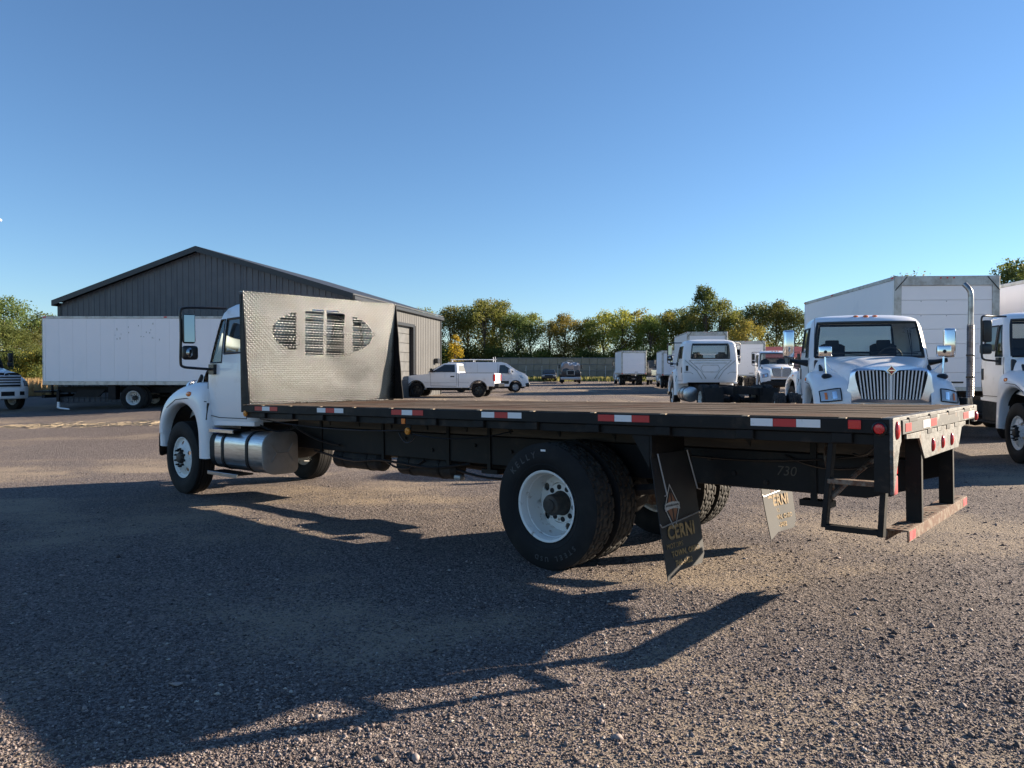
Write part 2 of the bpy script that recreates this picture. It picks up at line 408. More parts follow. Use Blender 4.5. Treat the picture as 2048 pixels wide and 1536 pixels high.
# loose crushed stones lying on the yard (uncountable)
def mk_stone_mat():
    t = NT('loose_stones'); g = t.n('ShaderNodeNewGeometry'); r = g.outputs['Random Per Island']
    c = t.mix(t.math('POWER', r, 1.5), (.044, .036, .036), (.39, .328, .302)); r2 = t.math('FRACT', t.math('MULTIPLY', r, 17.3))
    c = t.mix(t.math('MULTIPLY', r2, .55), c, (.165, .122, .11)); c = t.mix(t.math('GREATER_THAN', t.math('FRACT', t.math('MULTIPLY', r, 71.7)), .975), c, (.40, .36, .32))
    t.set(c, .85, spec=.3); t.bump(t.noise(g.outputs['Position'], 180, 3), .5, .003); return t.m
def scatter_stones(n):
    f = 1472; px = RNG.uniform(-350, 2400, n); py = 905 + (1640 - 905) * RNG.random(n) ** .78
    d = 1.569 * f / (py - 744); x = (px - 1024) / f * d; y = d + RNG.normal(0, .05, n)
    keep = []; z = np.zeros(n)
    for i in range(n):
        q = dirt(x[i], y[i]); t_ = mnoise.noise(Vector((x[i] * .9, y[i] * .9, 9.1)))
        if RNG.random() < .95 - sst(-.15, .75, q) * .55 + .25 * t_: keep.append(i)
        z[i] = ground_z(x[i], y[i]) + hump(x[i], y[i])
    keep = np.array(keep); x, y, z = x[keep], y[keep], z[keep]; n = len(x)
    base = np.array([(1, 0, 0), (0, 1, 0), (-1, 0, 0), (0, -1, 0), (0, 0, 1), (0, 0, -1)], float)
    tri = np.array([(0, 1, 4), (1, 2, 4), (2, 3, 4), (3, 0, 4), (1, 0, 5), (2, 1, 5), (3, 2, 5), (0, 3, 5)])
    sz = .0031 * np.exp(RNG.normal(0, .50, n)) * (1 + .3 * sstv(y))
    V = base[None] * (1 + RNG.uniform(-.35, .35, (n, 6, 3))) + RNG.uniform(-.3, .3, (n, 6, 3))
    V *= (sz[:, None] * RNG.uniform(.7, 1.35, (n, 3)) * np.array([1.15, 1.15, .75]))[:, None, :]
    a = RNG.uniform(0, 2 * PI, n); c, s = np.cos(a)[:, None], np.sin(a)[:, None]
    X = V[:, :, 0] * c - V[:, :, 1] * s; Y = V[:, :, 0] * s + V[:, :, 1] * c
    V[:, :, 0] = X + x[:, None]; V[:, :, 1] = Y + y[:, None]; V[:, :, 2] += (z + sz * .25)[:, None]
    F = (tri[None] + (np.arange(n) * 6)[:, None, None]).reshape(-1, 3)
    me = bpy.data.meshes.new('loose_gravel'); me.vertices.add(n * 6); me.vertices.foreach_set('co', V.reshape(-1).astype(np.float32))
    me.loops.add(len(F) * 3); me.loops.foreach_set('vertex_index', F.reshape(-1).astype(np.int32)); me.polygons.add(len(F))
    me.polygons.foreach_set('loop_start', np.arange(0, len(F) * 3, 3, dtype=np.int32)); me.update(calc_edges=True); me.validate()
    me.materials.append(mk_stone_mat()); o = obj('loose_gravel', me); o['kind'] = 'stuff'
    tag(o, 'loose crushed grey and brown stones lying over the yard', 'gravel')
def sstv(y): return np.clip((y - 4) / 8, 0, 1)
scatter_stones(190000)

# far verge of grass behind the yard and dry field on the left
def sheet(name, x0, x1, y0, y1, mat, dz=.012, nx=40, ny=24, wob=0):
    G = []
    for j in range(ny + 1):
        row = []
        for i in range(nx + 1):
            x = x0 + (x1 - x0) * i / nx; y = y0 + (y1 - y0) * (j / ny) ** 2
            if j == 0: y += wob * mnoise.noise(Vector((x * .15, 0, 3)))
            row.append((x, y, ground_z(x, y) + dz))
        G.append(row)
    return struct(name, MB().grid(G).mesh(name, mat, smooth=40))
M['verge'] = plain('grass_verge', (.12, .125, .045), .95, c2=(.26, .21, .10), scale=.35, bump=.5, bscale=8)
M['field'] = plain('dry_field', (.45, .32, .15), .95, c2=(.56, .41, .20), scale=.3, bump=.5, bscale=8)
sheet('grass_verge', -14, 220, 92, 420, 'verge', .03, wob=2.5)
sheet('dry_field', -260, -23.5, 43, 420, 'field', .03, wob=2)

# ================================================================== SHARED TRUCK PIECES
def tyre_drive():
    m = MB(); Rr = .52; ys = [-.118, -.093, -.083, -.073, -.046, -.037, -.028, -.006, .006, .028, .037, .046, .073, .083, .093, .118]
    n = 180; G = []
    for i in range(n):
        t = 2 * PI * i / n; row = []
        for j, y in enumerate(ys):
            r = Rr - .003 * (abs(y) / .118) ** 2
            if j in (2, 5, 10, 13): r -= .014
            band = 0 if j < 2 else 1 if j < 5 else 2 if j < 7 else 3 if j < 10 else 4 if j < 13 else 5
            if (i + (0, 3, 1, 4, 2, 5)[band]) % 6 == 0: r -= .012
            row.append((r * math.cos(t), y, r * math.sin(t)))
        G.append(row)
    m.grid(G, True)
    return m.mesh('tread', 'tread', smooth=0)
def tyre_side(mat='rubber', tread=False):
    m = MB()
    left = [(.118, .517), (.124, .505), (.131, .480), (.139, .44), (.141, .405), (.137, .36), (.133, .352), (.134, .346), (.122, .318), (.108, .300), (.095, .292)]
    if tread:
        mid = [(.118, .517), (.1, .52), (.085, .52), (.083, .507), (.078, .507), (.076, .52), (.042, .521), (.04, .508), (.035, .508), (.033, .521)]
        prof = [(-a, r) for a, r in left[::-1]] + [(-a, r) for a, r in mid[1:]] + [(a, r) for a, r in mid[::-1][:-1]] + left
        m.lathe(prof, n=72)
    else:
        m.lathe(left, n=72); m.lathe([(-a, r) for a, r in left[::-1]], n=72)
    return m.mesh('tyre', mat, smooth=30)
ME_TREAD = tyre_drive(); ME_TYRE_D = tyre_side(); ME_TYRE_F = tyre_side(tread=True)
def disc_holes(m, r0, y0, r1, y1, nh, rh, rc, depth=.012):
    K = 24
    for k in range(nh):
        ac = 2 * PI * (k + .5) / nh; outer = []; hole = []; hole2 = []
        for i in range(K):
            a = 2 * PI * i / K; c, s = math.cos(a), math.sin(a); q = 1 / max(abs(c), abs(s)); u, w_ = c * q, s * q
            ang = ac + u * PI / nh; r = r0 + (r1 - r0) * (w_ + 1) / 2; y = y0 + (y1 - y0) * (r - r0) / (r1 - r0)
            outer.append((r * math.cos(ang), y, r * math.sin(ang)))
            hx, hr = rh * c, rc + rh * s; ang2 = ac + hx / rc; y = y0 + (y1 - y0) * (hr - r0) / (r1 - r0)
            hole.append((hr * math.cos(ang2), y, hr * math.sin(ang2))); hole2.append((hr * math.cos(ang2), y - depth, hr * math.sin(ang2)))
        m.grid([outer + [outer[0]], hole + [hole[0]], hole2 + [hole2[0]]])
def rim_deep():
    m = MB()
    m.lathe([(.108, .288), (.116, .296), (.118, .291), (.112, .276), (.09, .268), (.045, .262), (.038, .256), (-.06, .250), (-.115, .240)], n=56)
    disc_holes(m, .170, -.100, .240, -.115, 5, .034, .206)
    m.lathe([(-.100, .170), (-.090, .160), (-.088, .105), (-.11, .10)], n=40)
    m.lathe([(-.116, .292), (-.06, .27), (.03, .262), (.10, .276), (.108, .288)], n=40)
    return m.mesh('wheel', 'white_rim', smooth=32)
def rim_front():
    m = MB()
    m.lathe([(.108, .288), (.116, .296), (.118, .291), (.112, .278), (.092, .268), (.085, .250)], n=56)
    disc_holes(m, .158, .128, .250, .085, 5, .030, .208)
    m.lathe([(.128, .158), (.134, .15), (.134, .10), (.12, .095)], n=40)
    m.lathe([(-.116, .292), (-.06, .25), (.03, .245), (.08, .25)], n=40)
    return m.mesh('wheel', 'white_rim', smooth=32)
ME_RIM_D = rim_deep(); ME_RIM_F = rim_front()
def hub_mesh(y0, y1, r, kind):
    m = MB()
    if kind == 'rear': m.lathe([(y0, .104), (y0 + .03, .102), (y0 + .05, .092), (y1 - .02, .088), (y1, .078), (y1 + .004, .05), (y1 + .016, .045), (y1 + .016, .0001)], n=36)
    else: m.lathe([(y0, r), (y1 - .03, r), (y1 - .01, r * .86), (y1, r * .6), (y1, .0001)], n=30)
    return m.mesh('hub', 'hub_metal', smooth=30)
ME_HUB_D = hub_mesh(-.12, .055, .1, 'rear'); ME_HUB_F = hub_mesh(.10, .185, .082, 'front')
ME_NUT = MB().lathe([(0, .017), (.028, .017), (.034, .012), (.052, .011), (.052, .0001)], n=8).mesh('lug_nut', 'undercarriage', smooth=30)
ME_NUTHOLE = MB().lathe([(0, .0225), (.004, .0225), (.004, .0001)], n=12).mesh('stud_recess', 'grille_dark', smooth=30)
def wheel_kids(kind):
    k = []
    if kind == 'drive':
        k += [N('tyre', ME_TYRE_D), N('tread', ME_TREAD), N('hub', ME_HUB_D)]
        k += [N('stud_recess', ME_NUTHOLE, loc=(.135 * math.cos(a), -.090, .135 * math.sin(a))) for a in [2 * PI * (i + .3) / 10 for i in range(10)]]
    else:
        k += [N('tyre', ME_TYRE_F), N('hub', ME_HUB_F)]
        k += [N('lug_nut', ME_NUT, loc=(.122 * math.cos(a), .132, .122 * math.sin(a))) for a in [2 * PI * i / 10 for i in range(10)]]
    return k
W_DRIVE = N('wheel', ME_RIM_D, wheel_kids('drive')); W_FRONT = N('wheel', ME_RIM_F, wheel_kids('front'))
W_INNER = N('inner_wheel', ME_RIM_D, [N('tyre', ME_TYRE_D), N('tread', ME_TREAD)])
def put_wheels(root, xf, xr, z=.52, front=True, lite=False):
    for s in (1, -1):
        rz = 0 if s > 0 else PI
        if front: W_FRONT.put(root, (xf, s * .985, z), (0, .35 * s, rz))
        W_DRIVE.put(root, (xr, s * 1.04, z), (0, 1.1 * s, rz)); W_INNER.put(root, (xr, s * .715, z), (0, .4, rz + PI))

# ---- conventional cab: origin on the ground under the front axle, x forward, y left
SL_Z = [  # z, x front centre, x at A pillar, half width, x back
    (1.06, -.66, -.70, 1.085, -1.83), (1.10, -.64, -.68, 1.10, -1.85), (1.40, -.64, -.68, 1.125, -1.86), (1.70, -.54, -.70, 1.125, -1.86), (1.80, -.48, -.72, 1.122, -1.86), (1.86, -.44, -.75, 1.118, -1.86),
    (1.974, -.49, -.79, 1.108, -1.86), (2.13, -.565, -.845, 1.092, -1.86), (2.296, -.64, -.90, 1.070, -1.86), (2.44, -.71, -.95, 1.046, -1.855), (2.525, -.76, -.985, 1.024, -1.845),
    (2.593, -.83, -1.05, .985, -1.82), (2.64, -.92, -1.15, .92, -1.77), (2.67, -1.04, -1.27, .82, -1.71), (2.69, -1.17, -1.37, .67, -1.67), (2.70, -1.28, -1.44, .46, -1.64)]
CW = .94
def cab_loop(z, xf, xa, w_, xb):
    w_ *= CW
    x4 = xa - .055; x5 = min(-1.12, x4 - .012); x6 = -1.70 if xb < -1.80 else max(xb + .12, -1.70)
    x5b = x5 - .05
    if x6 > x5b - .02: x6 = x5b - .02
    H = [(xf, 0), (xf - .01, .25 * w_), (xf - (xf - xa) * .16, .5 * w_), (xf - (xf - xa) * .42, .75 * w_), (xf - (xf - xa) * .70, .905 * w_), (xa + .0, .975 * w_), (xa - .035, .997 * w_),
         (x4, w_), (x5, w_), (x5b, w_), (.5 * (x5b + x6), w_), (x6, w_), (min(xb + .09, x6 - .005), w_), (xb + .03, w_ - .03), (xb, w_ - .09), (xb, .70 * w_), (xb, .35 * w_), (xb, 0)]
    return [(x, y, z) for x, y in H]
def build_cab():
    half = [cab_loop(*r) for r in SL_Z]; nz = len(half); nh = len(half[0]); loops = []
    for hl in half: loops.append(hl + [(x, -y, z) for x, y, z in hl[-2:0:-1]])
    nl = len(loops[0]); shell = MB(); wind = MB(); rear = MB(); side = {1: MB(), -1: MB()}; quart = {1: MB(), -1: MB()}
    def idx(j): return j if j < nh - 1 else (2 * (nh - 1) - 1 - j)        # face column mirrored to half index
    for i in range(nz - 1):
        z0 = SL_Z[i][0]; z1 = SL_Z[i + 1][0]
        for j in range(nl):
            a = loops[i][j]; b = loops[i][(j + 1) % nl]; c = loops[i + 1][(j + 1) % nl]; d = loops[i + 1][j]
            jj = idx(j); sgn = 1 if (a[1] + b[1]) > 0 else -1; tgt = shell
            if jj <= 3 and 1.85 < z0 and z1 <= 2.53: tgt = wind
            elif jj == 7 and 1.85 < z0 and z1 <= 2.45: tgt = quart[sgn]
            elif jj in (9, 10) and 1.96 < z0 and z1 <= 2.45: tgt = side[sgn]
            elif jj in (15, 16) and 1.96 < z0 and z1 <= 2.53: tgt = rear
            tgt.add([a, b, c, d], [(0, 1, 2, 3)])
    top = loops[-1]; shell.add(top, [tuple(range(nl))])
    shell.add([(x, y, z) for x, y, z in loops[0]], [tuple(range(nl))[::-1]])
    kids = []
    def inset(m, off):
        cx = -1.3; q = MB(); q.f = list(m.f); q.v = [(cx + (x - cx) * (1 - off), y * (1 - off), z) for x, y, z in m.v]; return q
    kids.append(N('windshield', inset(wind, .008).mesh('windshield', 'glass', smooth=60)))
    kids.append(N('rear_window', inset(rear, .008).mesh('rear_window', 'glass', smooth=60)))
    for s in (1, -1):
        kids.append(N('door_window', inset(side[s], .008).mesh('door_window', 'glass', smooth=60)))
        kids.append(N('quarter_window', inset(quart[s], .008).mesh('quarter_window', 'glass', smooth=60)))
    # black seals round the windshield, the door glass and the rear glass
    def seal(cols, i0, i1, r, both=False):
        m = MB(); lo = [Vector(loops[i0][j]) for j in cols]; hi = [Vector(loops[i1][j]) for j in cols]
        path = lo + [Vector(loops[i][cols[-1]]) for i in range(i0 + 1, i1)] + hi[::-1] + [Vector(loops[i][cols[0]]) for i in range(i1 - 1, i0 - 1, -1)]
        m.tube(path, r, 6); return m.mesh('window_seal', 'black_gloss')
    wc = list(range(nl - 4, nl)) + list(range(0, 5)); kids.append(N('window_seal', seal(wc, 5, 10, .026)))
    rc = list(range(15, 20)); kids.append(N('window_seal', seal(rc, 6, 10, .022)))
    for sd in (0, 1):
        f = (lambda j: j) if sd == 0 else (lambda j: nl - j)
        kids.append(N('window_seal', seal([f(9), f(10), f(11)], 6, 9, .014)))
        kids.append(N('window_seal', seal([f(7), f(8)], 5, 9, .012)))
        y = 1 if sd == 0 else -1
        # door edges drawn as real recess strips, handle, lower sill step
        g = MB()
        for path in ([(-.755, 1.0453 * y, 1.84), (-.735, 1.0566 * y, 1.6), (-.735, 1.0584 * y, 1.35), (-.78, 1.0481 * y, 1.14), (-1.0, 1.0368 * y, 1.115), (-1.74, 1.0368 * y, 1.115), (-1.77, 1.0509 * y, 1.3), (-1.775, 1.0575 * y, 1.6), (-1.765, 1.0396 * y, 1.95), (-1.76, 0.9870 * y, 2.25), (-1.75, 0.9513 * y, 2.42)],):
            g.tube(path, .006, 5)
        kids.append(N('door_seam', g.mesh('door_seam', 'grille_dark')))
        h = MB(); h.box(-1.735, -1.655, min(1.0509 * y, 1.0735 * y), max(1.0509 * y, 1.0735 * y), 1.42, 1.64)
        kids.append(N('door_handle', h.mesh('door_handle', 'black_gloss', .015, 2)))
        c = MB(); c.prism([(-.70, .99), (-.80, 1.075), (-1.90, 1.075), (-1.90, 1.02), (-.86, 1.0)], 'y', min(0.89 * y, 1.0246 * y), max(0.89 * y, 1.0246 * y)); kids.append(N('door_sill', c.mesh('door_sill', 'white', .008)))
    for y in (-.80, -.17, 0, .17, .80):
        kids.append(N('marker_lamp', MB().ell((-.93 - abs(y) * .235, y, 2.632 + (.018 if abs(y) < .5 else -.03)), (.06, .05, .026)).mesh('marker_lamp', 'amber')))
    # inside: seats, dash, steering wheel
    for y in (.48, -.48):
        st = MB(); st.grid(smooth_grid([[(-1.62 - .06 * math.cos(b * 1.2), y + .25 * b, 1.35 + .8 * a + (0 if abs(b) < .7 else -.05)) for b in (-1, -.6, 0, .6, 1)] for a in (0, .35, .7, 1.0)], 3, 3))
        st.box(-1.60, -1.08, y - .25, y + .25, 1.28, 1.42); st.box(-1.66, -1.56, y - .24, y + .24, 1.30, 2.0); st.box(-1.66, -1.58, y - .13, y + .13, 2.02, 2.22)
        kids.append(N('seat', st.mesh('seat', 'seat', .03, 2)))
    d = MB(); d.prism([(-.66, 1.2), (-.62, 1.80), (-.78, 1.86), (-.98, 1.80), (-1.0, 1.5), (-.9, 1.2)], 'y', -.97, .97); kids.append(N('dashboard', d.mesh('dashboard', 'dash', .03, 2)))
    sw = MB(); cc = Vector((-1.12, .48, 1.86)); ex = Vector((.45, 0, .89)); ey = Vector((0, 1, 0))
    sw.tube([cc + (ex * math.cos(a) + ey * math.sin(a)) * .21 for a in np.linspace(0, 2 * PI, 25)], .016, 6); sw.tube([cc, cc + Vector((.25, 0, -.14))], .03, 6); sw.tube([cc - ey * .2, cc + ey * .2], .014, 5)
    kids.append(N('steering_wheel', sw.mesh('steering_wheel', 'dash')))
    fl = MB().box(-1.80, -.70, -.97, .97, 1.09, 1.14); kids.append(N('cab_floor', fl.mesh('cab_floor', 'dash')))
    # pressed ribs on the white back wall, their relief shading put in as grey
    rb = MB()
    for s in (1, -1):
        rb.tube([(-1.862, .95 * s, 1.9), (-1.862, .5 * s, 1.5), (-1.862, .30 * s, 1.18)], .016, 5); rb.tube([(-1.862, .80 * s, 1.9), (-1.862, .36 * s, 1.5), (-1.862, .16 * s, 1.2)], .016, 5)
        rb.tube([(-1.862, 1.0 * s, 1.45), (-1.862, .75 * s, 1.45), (-1.862, .65 * s, 1.38)], .012, 5)
        rb.tube([(-1.862, .0, 1.72), (-1.862, .28 * s, 1.72), (-1.862, .36 * s, 1.6), (-1.862, .28 * s, 1.46), (-1.862, 0, 1.46)], .012, 5)
    rb.tube([(-1.862, -.62, 1.80), (-1.862, .62, 1.80)], .014, 5); rb.tube([(-1.862, -.8, 1.90), (-1.862, .8, 1.90)], .012, 5)
    rb2 = rb.mesh('pressed_rib', 'trim_grey'); kids.append(N('pressed_rib', rb2))
    for s in (1,): kids.append(N('vent', MB().box(-1.88, -1.85, .84 * s, .93 * s, 1.5, 1.7).mesh('vent', 'black_gloss')))
    return N('cab', shell.mesh('cab', 'white', smooth=40), kids)

HOOD = [(-.47, [(0, 1.875), (.3, 1.875), (.55, 1.865), (.80, 1.845), (.97, 1.79), (1.045, 1.64), (1.06, 1.45), (1.06, 1.2)]),
        (-.15, [(0, 1.845), (.3, 1.84), (.50, 1.815), (.72, 1.79), (.86, 1.73), (.93, 1.58), (.97, 1.42), (.98, 1.15)]),
        (.25, [(0, 1.795), (.28, 1.785), (.44, 1.755), (.61, 1.73), (.73, 1.67), (.79, 1.52), (.84, 1.38), (.88, 1.1)]),
        (.62, [(0, 1.735), (.24, 1.725), (.40, 1.70), (.54, 1.67), (.635, 1.60), (.69, 1.45), (.74, 1.30), (.78, 1.0)]),
        (.84, [(0, 1.675), (.24, 1.668), (.40, 1.655), (.52, 1.63), (.60, 1.55), (.65, 1.40), (.70, 1.25), (.73, .95)]),
        (.89, [(0, 1.63), (.24, 1.625), (.40, 1.615), (.51, 1.59), (.585, 1.51), (.63, 1.37), (.68, 1.22), (.71, .95)])]
FEN = [((.54, .66), (.86, .68)), ((.54, .92), (.91, .95)), ((.46, 1.08), (.895, 1.14)), ((.29, 1.215), (.75, 1.35)), ((.07, 1.29), (.38, 1.49)), ((-.15, 1.305), (-.05, 1.56)),
       ((-.35, 1.255), (-.42, 1.585)), ((-.51, 1.14), (-.74, 1.55)), ((-.605, .98), (-.79, 1.30)), ((-.64, .80), (-.83, 1.0)), ((-.645, .55), (-.86, .55))]
def fender_rows(s):
    rows = []
    for k, (a, b) in enumerate(FEN):
        L = lambda t: (a[0] + (b[0] - a[0]) * t, a[1] + (b[1] - a[1]) * t); row = []
        for t, y, dx, dz in ((0, 1.00, 0, -.012), (0, 1.145, 0, 0), (.30, 1.168, 0, 0), (.62, 1.155, 0, 0), (.86, 1.105, 0, 0), (1, 1.0, .015, .01), (1, .85, .035, .02), (1, .62, .045, .03)):
            p = L(t); fr = (1, 1, 1, .8, .45, .15)[k] if k < 6 else 0; y -= fr * (.02 if t == .30 else .085 if t == .62 else .14 if t == .86 else 0) if dx == 0 else fr * (.145 if y == 1.0 else .09 if y == .85 else 0)
            row.append((p[0] + dx, s * y, p[1] + dz))
        rows.append(row)
    return np.array(rows)
def build_front(style='bars'):
    parts = []
    rows = [[(x, y * .95, z) for y, z in sec] for x, sec in HOOD]; G = smooth_grid(rows, 5, 4)
    hood = MB().grid(G); hood.grid(np.array(G) * np.array([1, -1, 1]))
    hk = []
    front = [tuple(p) for p in G[-1]]; fr = front + [(x, -y, z) for x, y, z in front[::-1]]
    hood.add(fr, [tuple(range(len(fr)))])
    for s in (1, -1):
        hk.append(N('hood_vent', MB().tube([(-.28, s * .93, 1.70), (-.20, s * .91, 1.60), (-.2, s * .92, 1.52)], [.02, .05, .02], 8).mesh('hood_vent', 'black_gloss')))
    parts.append(N('hood', hood.mesh('hood', 'white', smooth=45), hk))
    for s in (1, -1):
        FR = fender_rows(s); Gf = smooth_grid(FR, 5, 3); fm = MB().grid(Gf)
        kids = []
        # headlight: the part of the fender surface it fills, set proud and framed
        sub = Gf[8:14, 9:19]; nrm = np.array([.018, 0.010 * s, .002]); P = sub + nrm
        hl = MB().grid(P); hl.grid([P[0], sub[0] - nrm]); hl.grid([P[-1], sub[-1] - nrm]); hl.grid([P[:, 0], sub[:, 0] - nrm]); hl.grid([P[:, -1], sub[:, -1] - nrm])
        kids.append(N('headlight', hl.mesh('headlight', 'lens_clear', smooth=50)))
        rim = [tuple(p) for p in P[0]] + [tuple(p) for p in P[1:, -1]] + [tuple(p) for p in P[-1][::-1][1:]] + [tuple(p) for p in P[:, 0][::-1][1:]]
        kids.append(N('headlight_bezel', MB().tube(rim, .011, 5).mesh('headlight_bezel', 'grille_dark')))
        q = P[1:5, 2:4] + nrm * .35; kids.append(N('turn_signal', MB().grid(q).mesh('turn_signal', 'amber')))
        q = P[1:5, 5:8] + nrm * .35; kids.append(N('lamp_reflector', MB().grid(smooth_grid(q, 2, 2)).mesh('lamp_reflector', 'chrome')))
        kids.append(N('side_marker', MB().ell((-.36, 1.158 * s, 1.435), (.085, .022, .038)).mesh('side_marker', 'amber')))
        kids.append(N('fender_seam', MB().tube([tuple(Vector(p)) for p in [(.36, 1.160 * s, 1.235), (.05, 1.166 * s, 1.355), (-.3, 1.167 * s, 1.375), (-.62, 1.15 * s, 1.345), (-.78, 1.11 * s, 1.33)]], .006, 5).mesh('fender_seam', 'grille_dark')))
        kids.append(N('fender_slot', MB().hexa([(-.66, 1.12 * s, 1.31), (-.77, 1.09 * s, 1.31), (-.77, 1.03 * s, 1.31), (-.66, 1.03 * s, 1.31), (-.72, 1.145 * s, 1.09), (-.79, 1.12 * s, 1.08), (-.79, 1.03 * s, 1.08), (-.72, 1.03 * s, 1.09)]).mesh('fender_slot', 'black_gloss')))
        parts.append(N('fender', fm.mesh('fender', 'white', smooth=50), kids))
        li = MB(); li.grid([[(.64 * math.cos(a) - .06, s * y, .64 + .64 * math.sin(a)) for y in (.50, 1.03)] for a in np.linspace(-.1, PI + .1, 14)]); li.grid([[(.64 * r_ * math.cos(a) - .06, s * .5, .64 + .64 * r_ * math.sin(a)) for r_ in (.2, 1)] for a in np.linspace(-.1, PI + .1, 14)])
        parts.append(N('wheel_liner', li.mesh('wheel_liner', 'undercarriage')))
    gk = []
    if style == 'bars':
        # chrome shell: ring between an outer and an inner outline
        outer = [(0, 1.655), (.30, 1.655), (.50, 1.64), (.595, 1.60), (.64, 1.50), (.65, 1.38), (.69, 1.24), (.79, 1.12), (.80, 1.06), (.60, 1.055), (.3, 1.055), (0, 1.055)]
        inner = [(0, 1.53), (.07, 1.565), (.14, 1.605), (.50, 1.595), (.555, 1.57), (.56, 1.50), (.535, 1.38), (.50, 1.24), (.47, 1.15), (.44, 1.115), (.25, 1.105), (0, 1.105)]
        sh = MB()
        for s in (1, -1):
            A = [(.90 - .10 * (y / .8) ** 2, s * y, z) for y, z in outer]; B = [(.965 - .09 * (y / .8) ** 2, s * (y * .97 + i_ * .03), z * .985 + j_ * .015) for (y, z), (i_, j_) in zip(outer, inner)]
            C = [(.975 - .05 * (y / .8) ** 2, s * y, z) for y, z in inner]; D = [(.92 - .05 * (y / .8) ** 2, s * y, z) for y, z in inner]
            sh.grid([catmull(q, 3) for q in (A, B, C, D)])
        gk.append(N('grille_void', MB().add([(.90, s * y, z) for s in (1,) for y, z in inner] + [(.90, -y, z) for y, z in inner[::-1]], [tuple(range(24))]).mesh('grille_void', 'grille_dark')))
        for s in (1, -1):
            for i in range(9):
                f = (i + .9) / 9.6; yt = .545 * f; yb = .475 * f; zt = 1.60 if yt > .14 else 1.53 + yt * .5
                gk.append(N('grille_bar', MB().hexa([(.93, s * (yb - .010), 1.11), (.955, s * (yb - .010), 1.11), (.955, s * (yb + .010), 1.11), (.93, s * (yb + .010), 1.11), (.93, s * (yt - .010), zt), (.955, s * (yt - .010), zt), (.955, s * (yt + .010), zt), (.93, s * (yt + .010), zt)]).mesh('grille_bar', 'bar_metal')))
        gk.append(N('grille_bar', MB().box(.94, .97, -.022, .022, 1.10, 1.55).mesh('grille_bar', 'bar_metal', .006)))
        dm = lambda r, x0, x1: MB().prism([(0, 1.60 + r * 1.05), (r * .86, 1.60), (0, 1.60 - r * 1.05), (-r * .86, 1.60)], 'x', x0, x1)
        gk.append(N('emblem', dm(.088, .955, .985).mesh('emblem', 'chrome', .004))); gk.append(N('emblem', dm(.068, .98, .989).mesh('emblem', 'black_gloss'))); gk.append(N('emblem', dm(.052, .985, .994).mesh('emblem', 'red_lens')))
        gk.append(N('emblem', MB().box(.99, .9965, -.046, .046, 1.592, 1.608).mesh('emblem', 'chrome')))
        parts.append(N('grille', sh.mesh('grille', 'chrome_soft', smooth=50), gk))
    else:
        sh = MB().prism([(-.62, 1.05), (.62, 1.05), (.66, 1.55), (.5, 1.64), (-.5, 1.64), (-.66, 1.55)], 'x', .86, .92)
        for i, z in enumerate((1.12, 1.235, 1.35, 1.465)):
            gk.append(N('grille_bar', MB().prism([(.92, z), (.985, z + .012), (.985, z + .05), (.92, z + .075)], 'y', -.58 - .012 * i, .58 + .012 * i).mesh('grille_bar', 'bar_metal', .006)))
        gk.append(N('emblem', MB().tube([(.985, .10 * math.cos(a), 1.57 + .055 * math.sin(a)) for a in np.linspace(0, 2 * PI, 20)], .014, 6).mesh('emblem', 'chrome')))
        parts.append(N('grille', sh.mesh('grille', 'grille_dark', .01), gk))
    bm_ = MB(); white = style != 'bars'
    zb0, zb1 = (.52, .98) if white else (.52, .86)
    bm_.grid(smooth_grid([[(.98 + dx - .42 * (abs(y) / 1.17) ** 4, y, z) for y in (-1.17, -1.0, -.6, 0, .6, 1.0, 1.17)] for z, dx in ((zb0, -.03), (zb0 + .03, .05), ((zb0 + zb1) / 2, .06), (zb1 - .02, .05), (zb1, -.04))], 3, 3))
    bk = []
    if white:
        bk.append(N('bumper_opening', MB().box(.99, 1.05, -.28, .28, .66, .84).mesh('bumper_opening', 'grille_dark')))
        for s in (1, -1): bk.append(N('fog_lamp', MB().box(.93, 1.03, s * .62 - .1, s * .62 + .1, .68, .84).mesh('fog_lamp', 'black_gloss')))
    parts.append(N('bumper', bm_.mesh('bumper', 'white' if white else 'frame', smooth=50), bk))
    return parts
CAB = build_cab(); FRONT_BARS = build_front('bars'); FRONT_SLATS = build_front('slats')

def mirror_loop(s):
    y0, y1 = s * .92, s * 1.42; br = MB()
    br.tube(catmull([(-1.02, y0 * 1.0, 2.60), (-.92, s * 1.15, 2.60), (-.76, s * 1.36, 2.60), (-.73, y1, 2.56), (-.73, y1, 2.4)], 4).tolist() + catmull([(-.73, y1, 2.2), (-.71, y1, 1.88), (-.715, y1 - s * .03, 1.81), (-.80, s * 1.30, 1.79), (-.88, s * 1.07, 1.77)], 4).tolist(), .018, 8)
    br.box(-.98, -.84, min(s * 1.03, s * 1.10), max(s * 1.03, s * 1.10), 1.70, 1.84)
    k = []
    a = R(14) * s; m = Matrix.Translation((-.77, s * 1.325, 2.32)) @ Matrix.Rotation(-a, 4, 'Z')
    k.append(N('mirror_housing', MB().box(-.045, .045, -.075, .085, -.20, .20, m).mesh('mirror_housing', 'black_gloss', .03, 3)))
    k.append(N('mirror_glass', MB().box(-.049, -.043, -.060, .070, -.18, .18, m).mesh('mirror_glass', 'mirror')))
    m2 = Matrix.Translation((-.78, s * 1.325, 2.0)) @ Matrix.Rotation(-a, 4, 'Z')
    k.append(N('mirror_housing', MB().box(-.06, .04, -.10, .10, -.10, .09, m2).mesh('mirror_housing', 'black_gloss', .04, 3)))
    k.append(N('mirror_glass', MB().ell((-.78 - .048, s * 1.325, 1.995), (.018, .080, .075)).mesh('mirror_glass', 'mirror')))
    return N('mirror', br.mesh('mirror', 'black_gloss'), k)
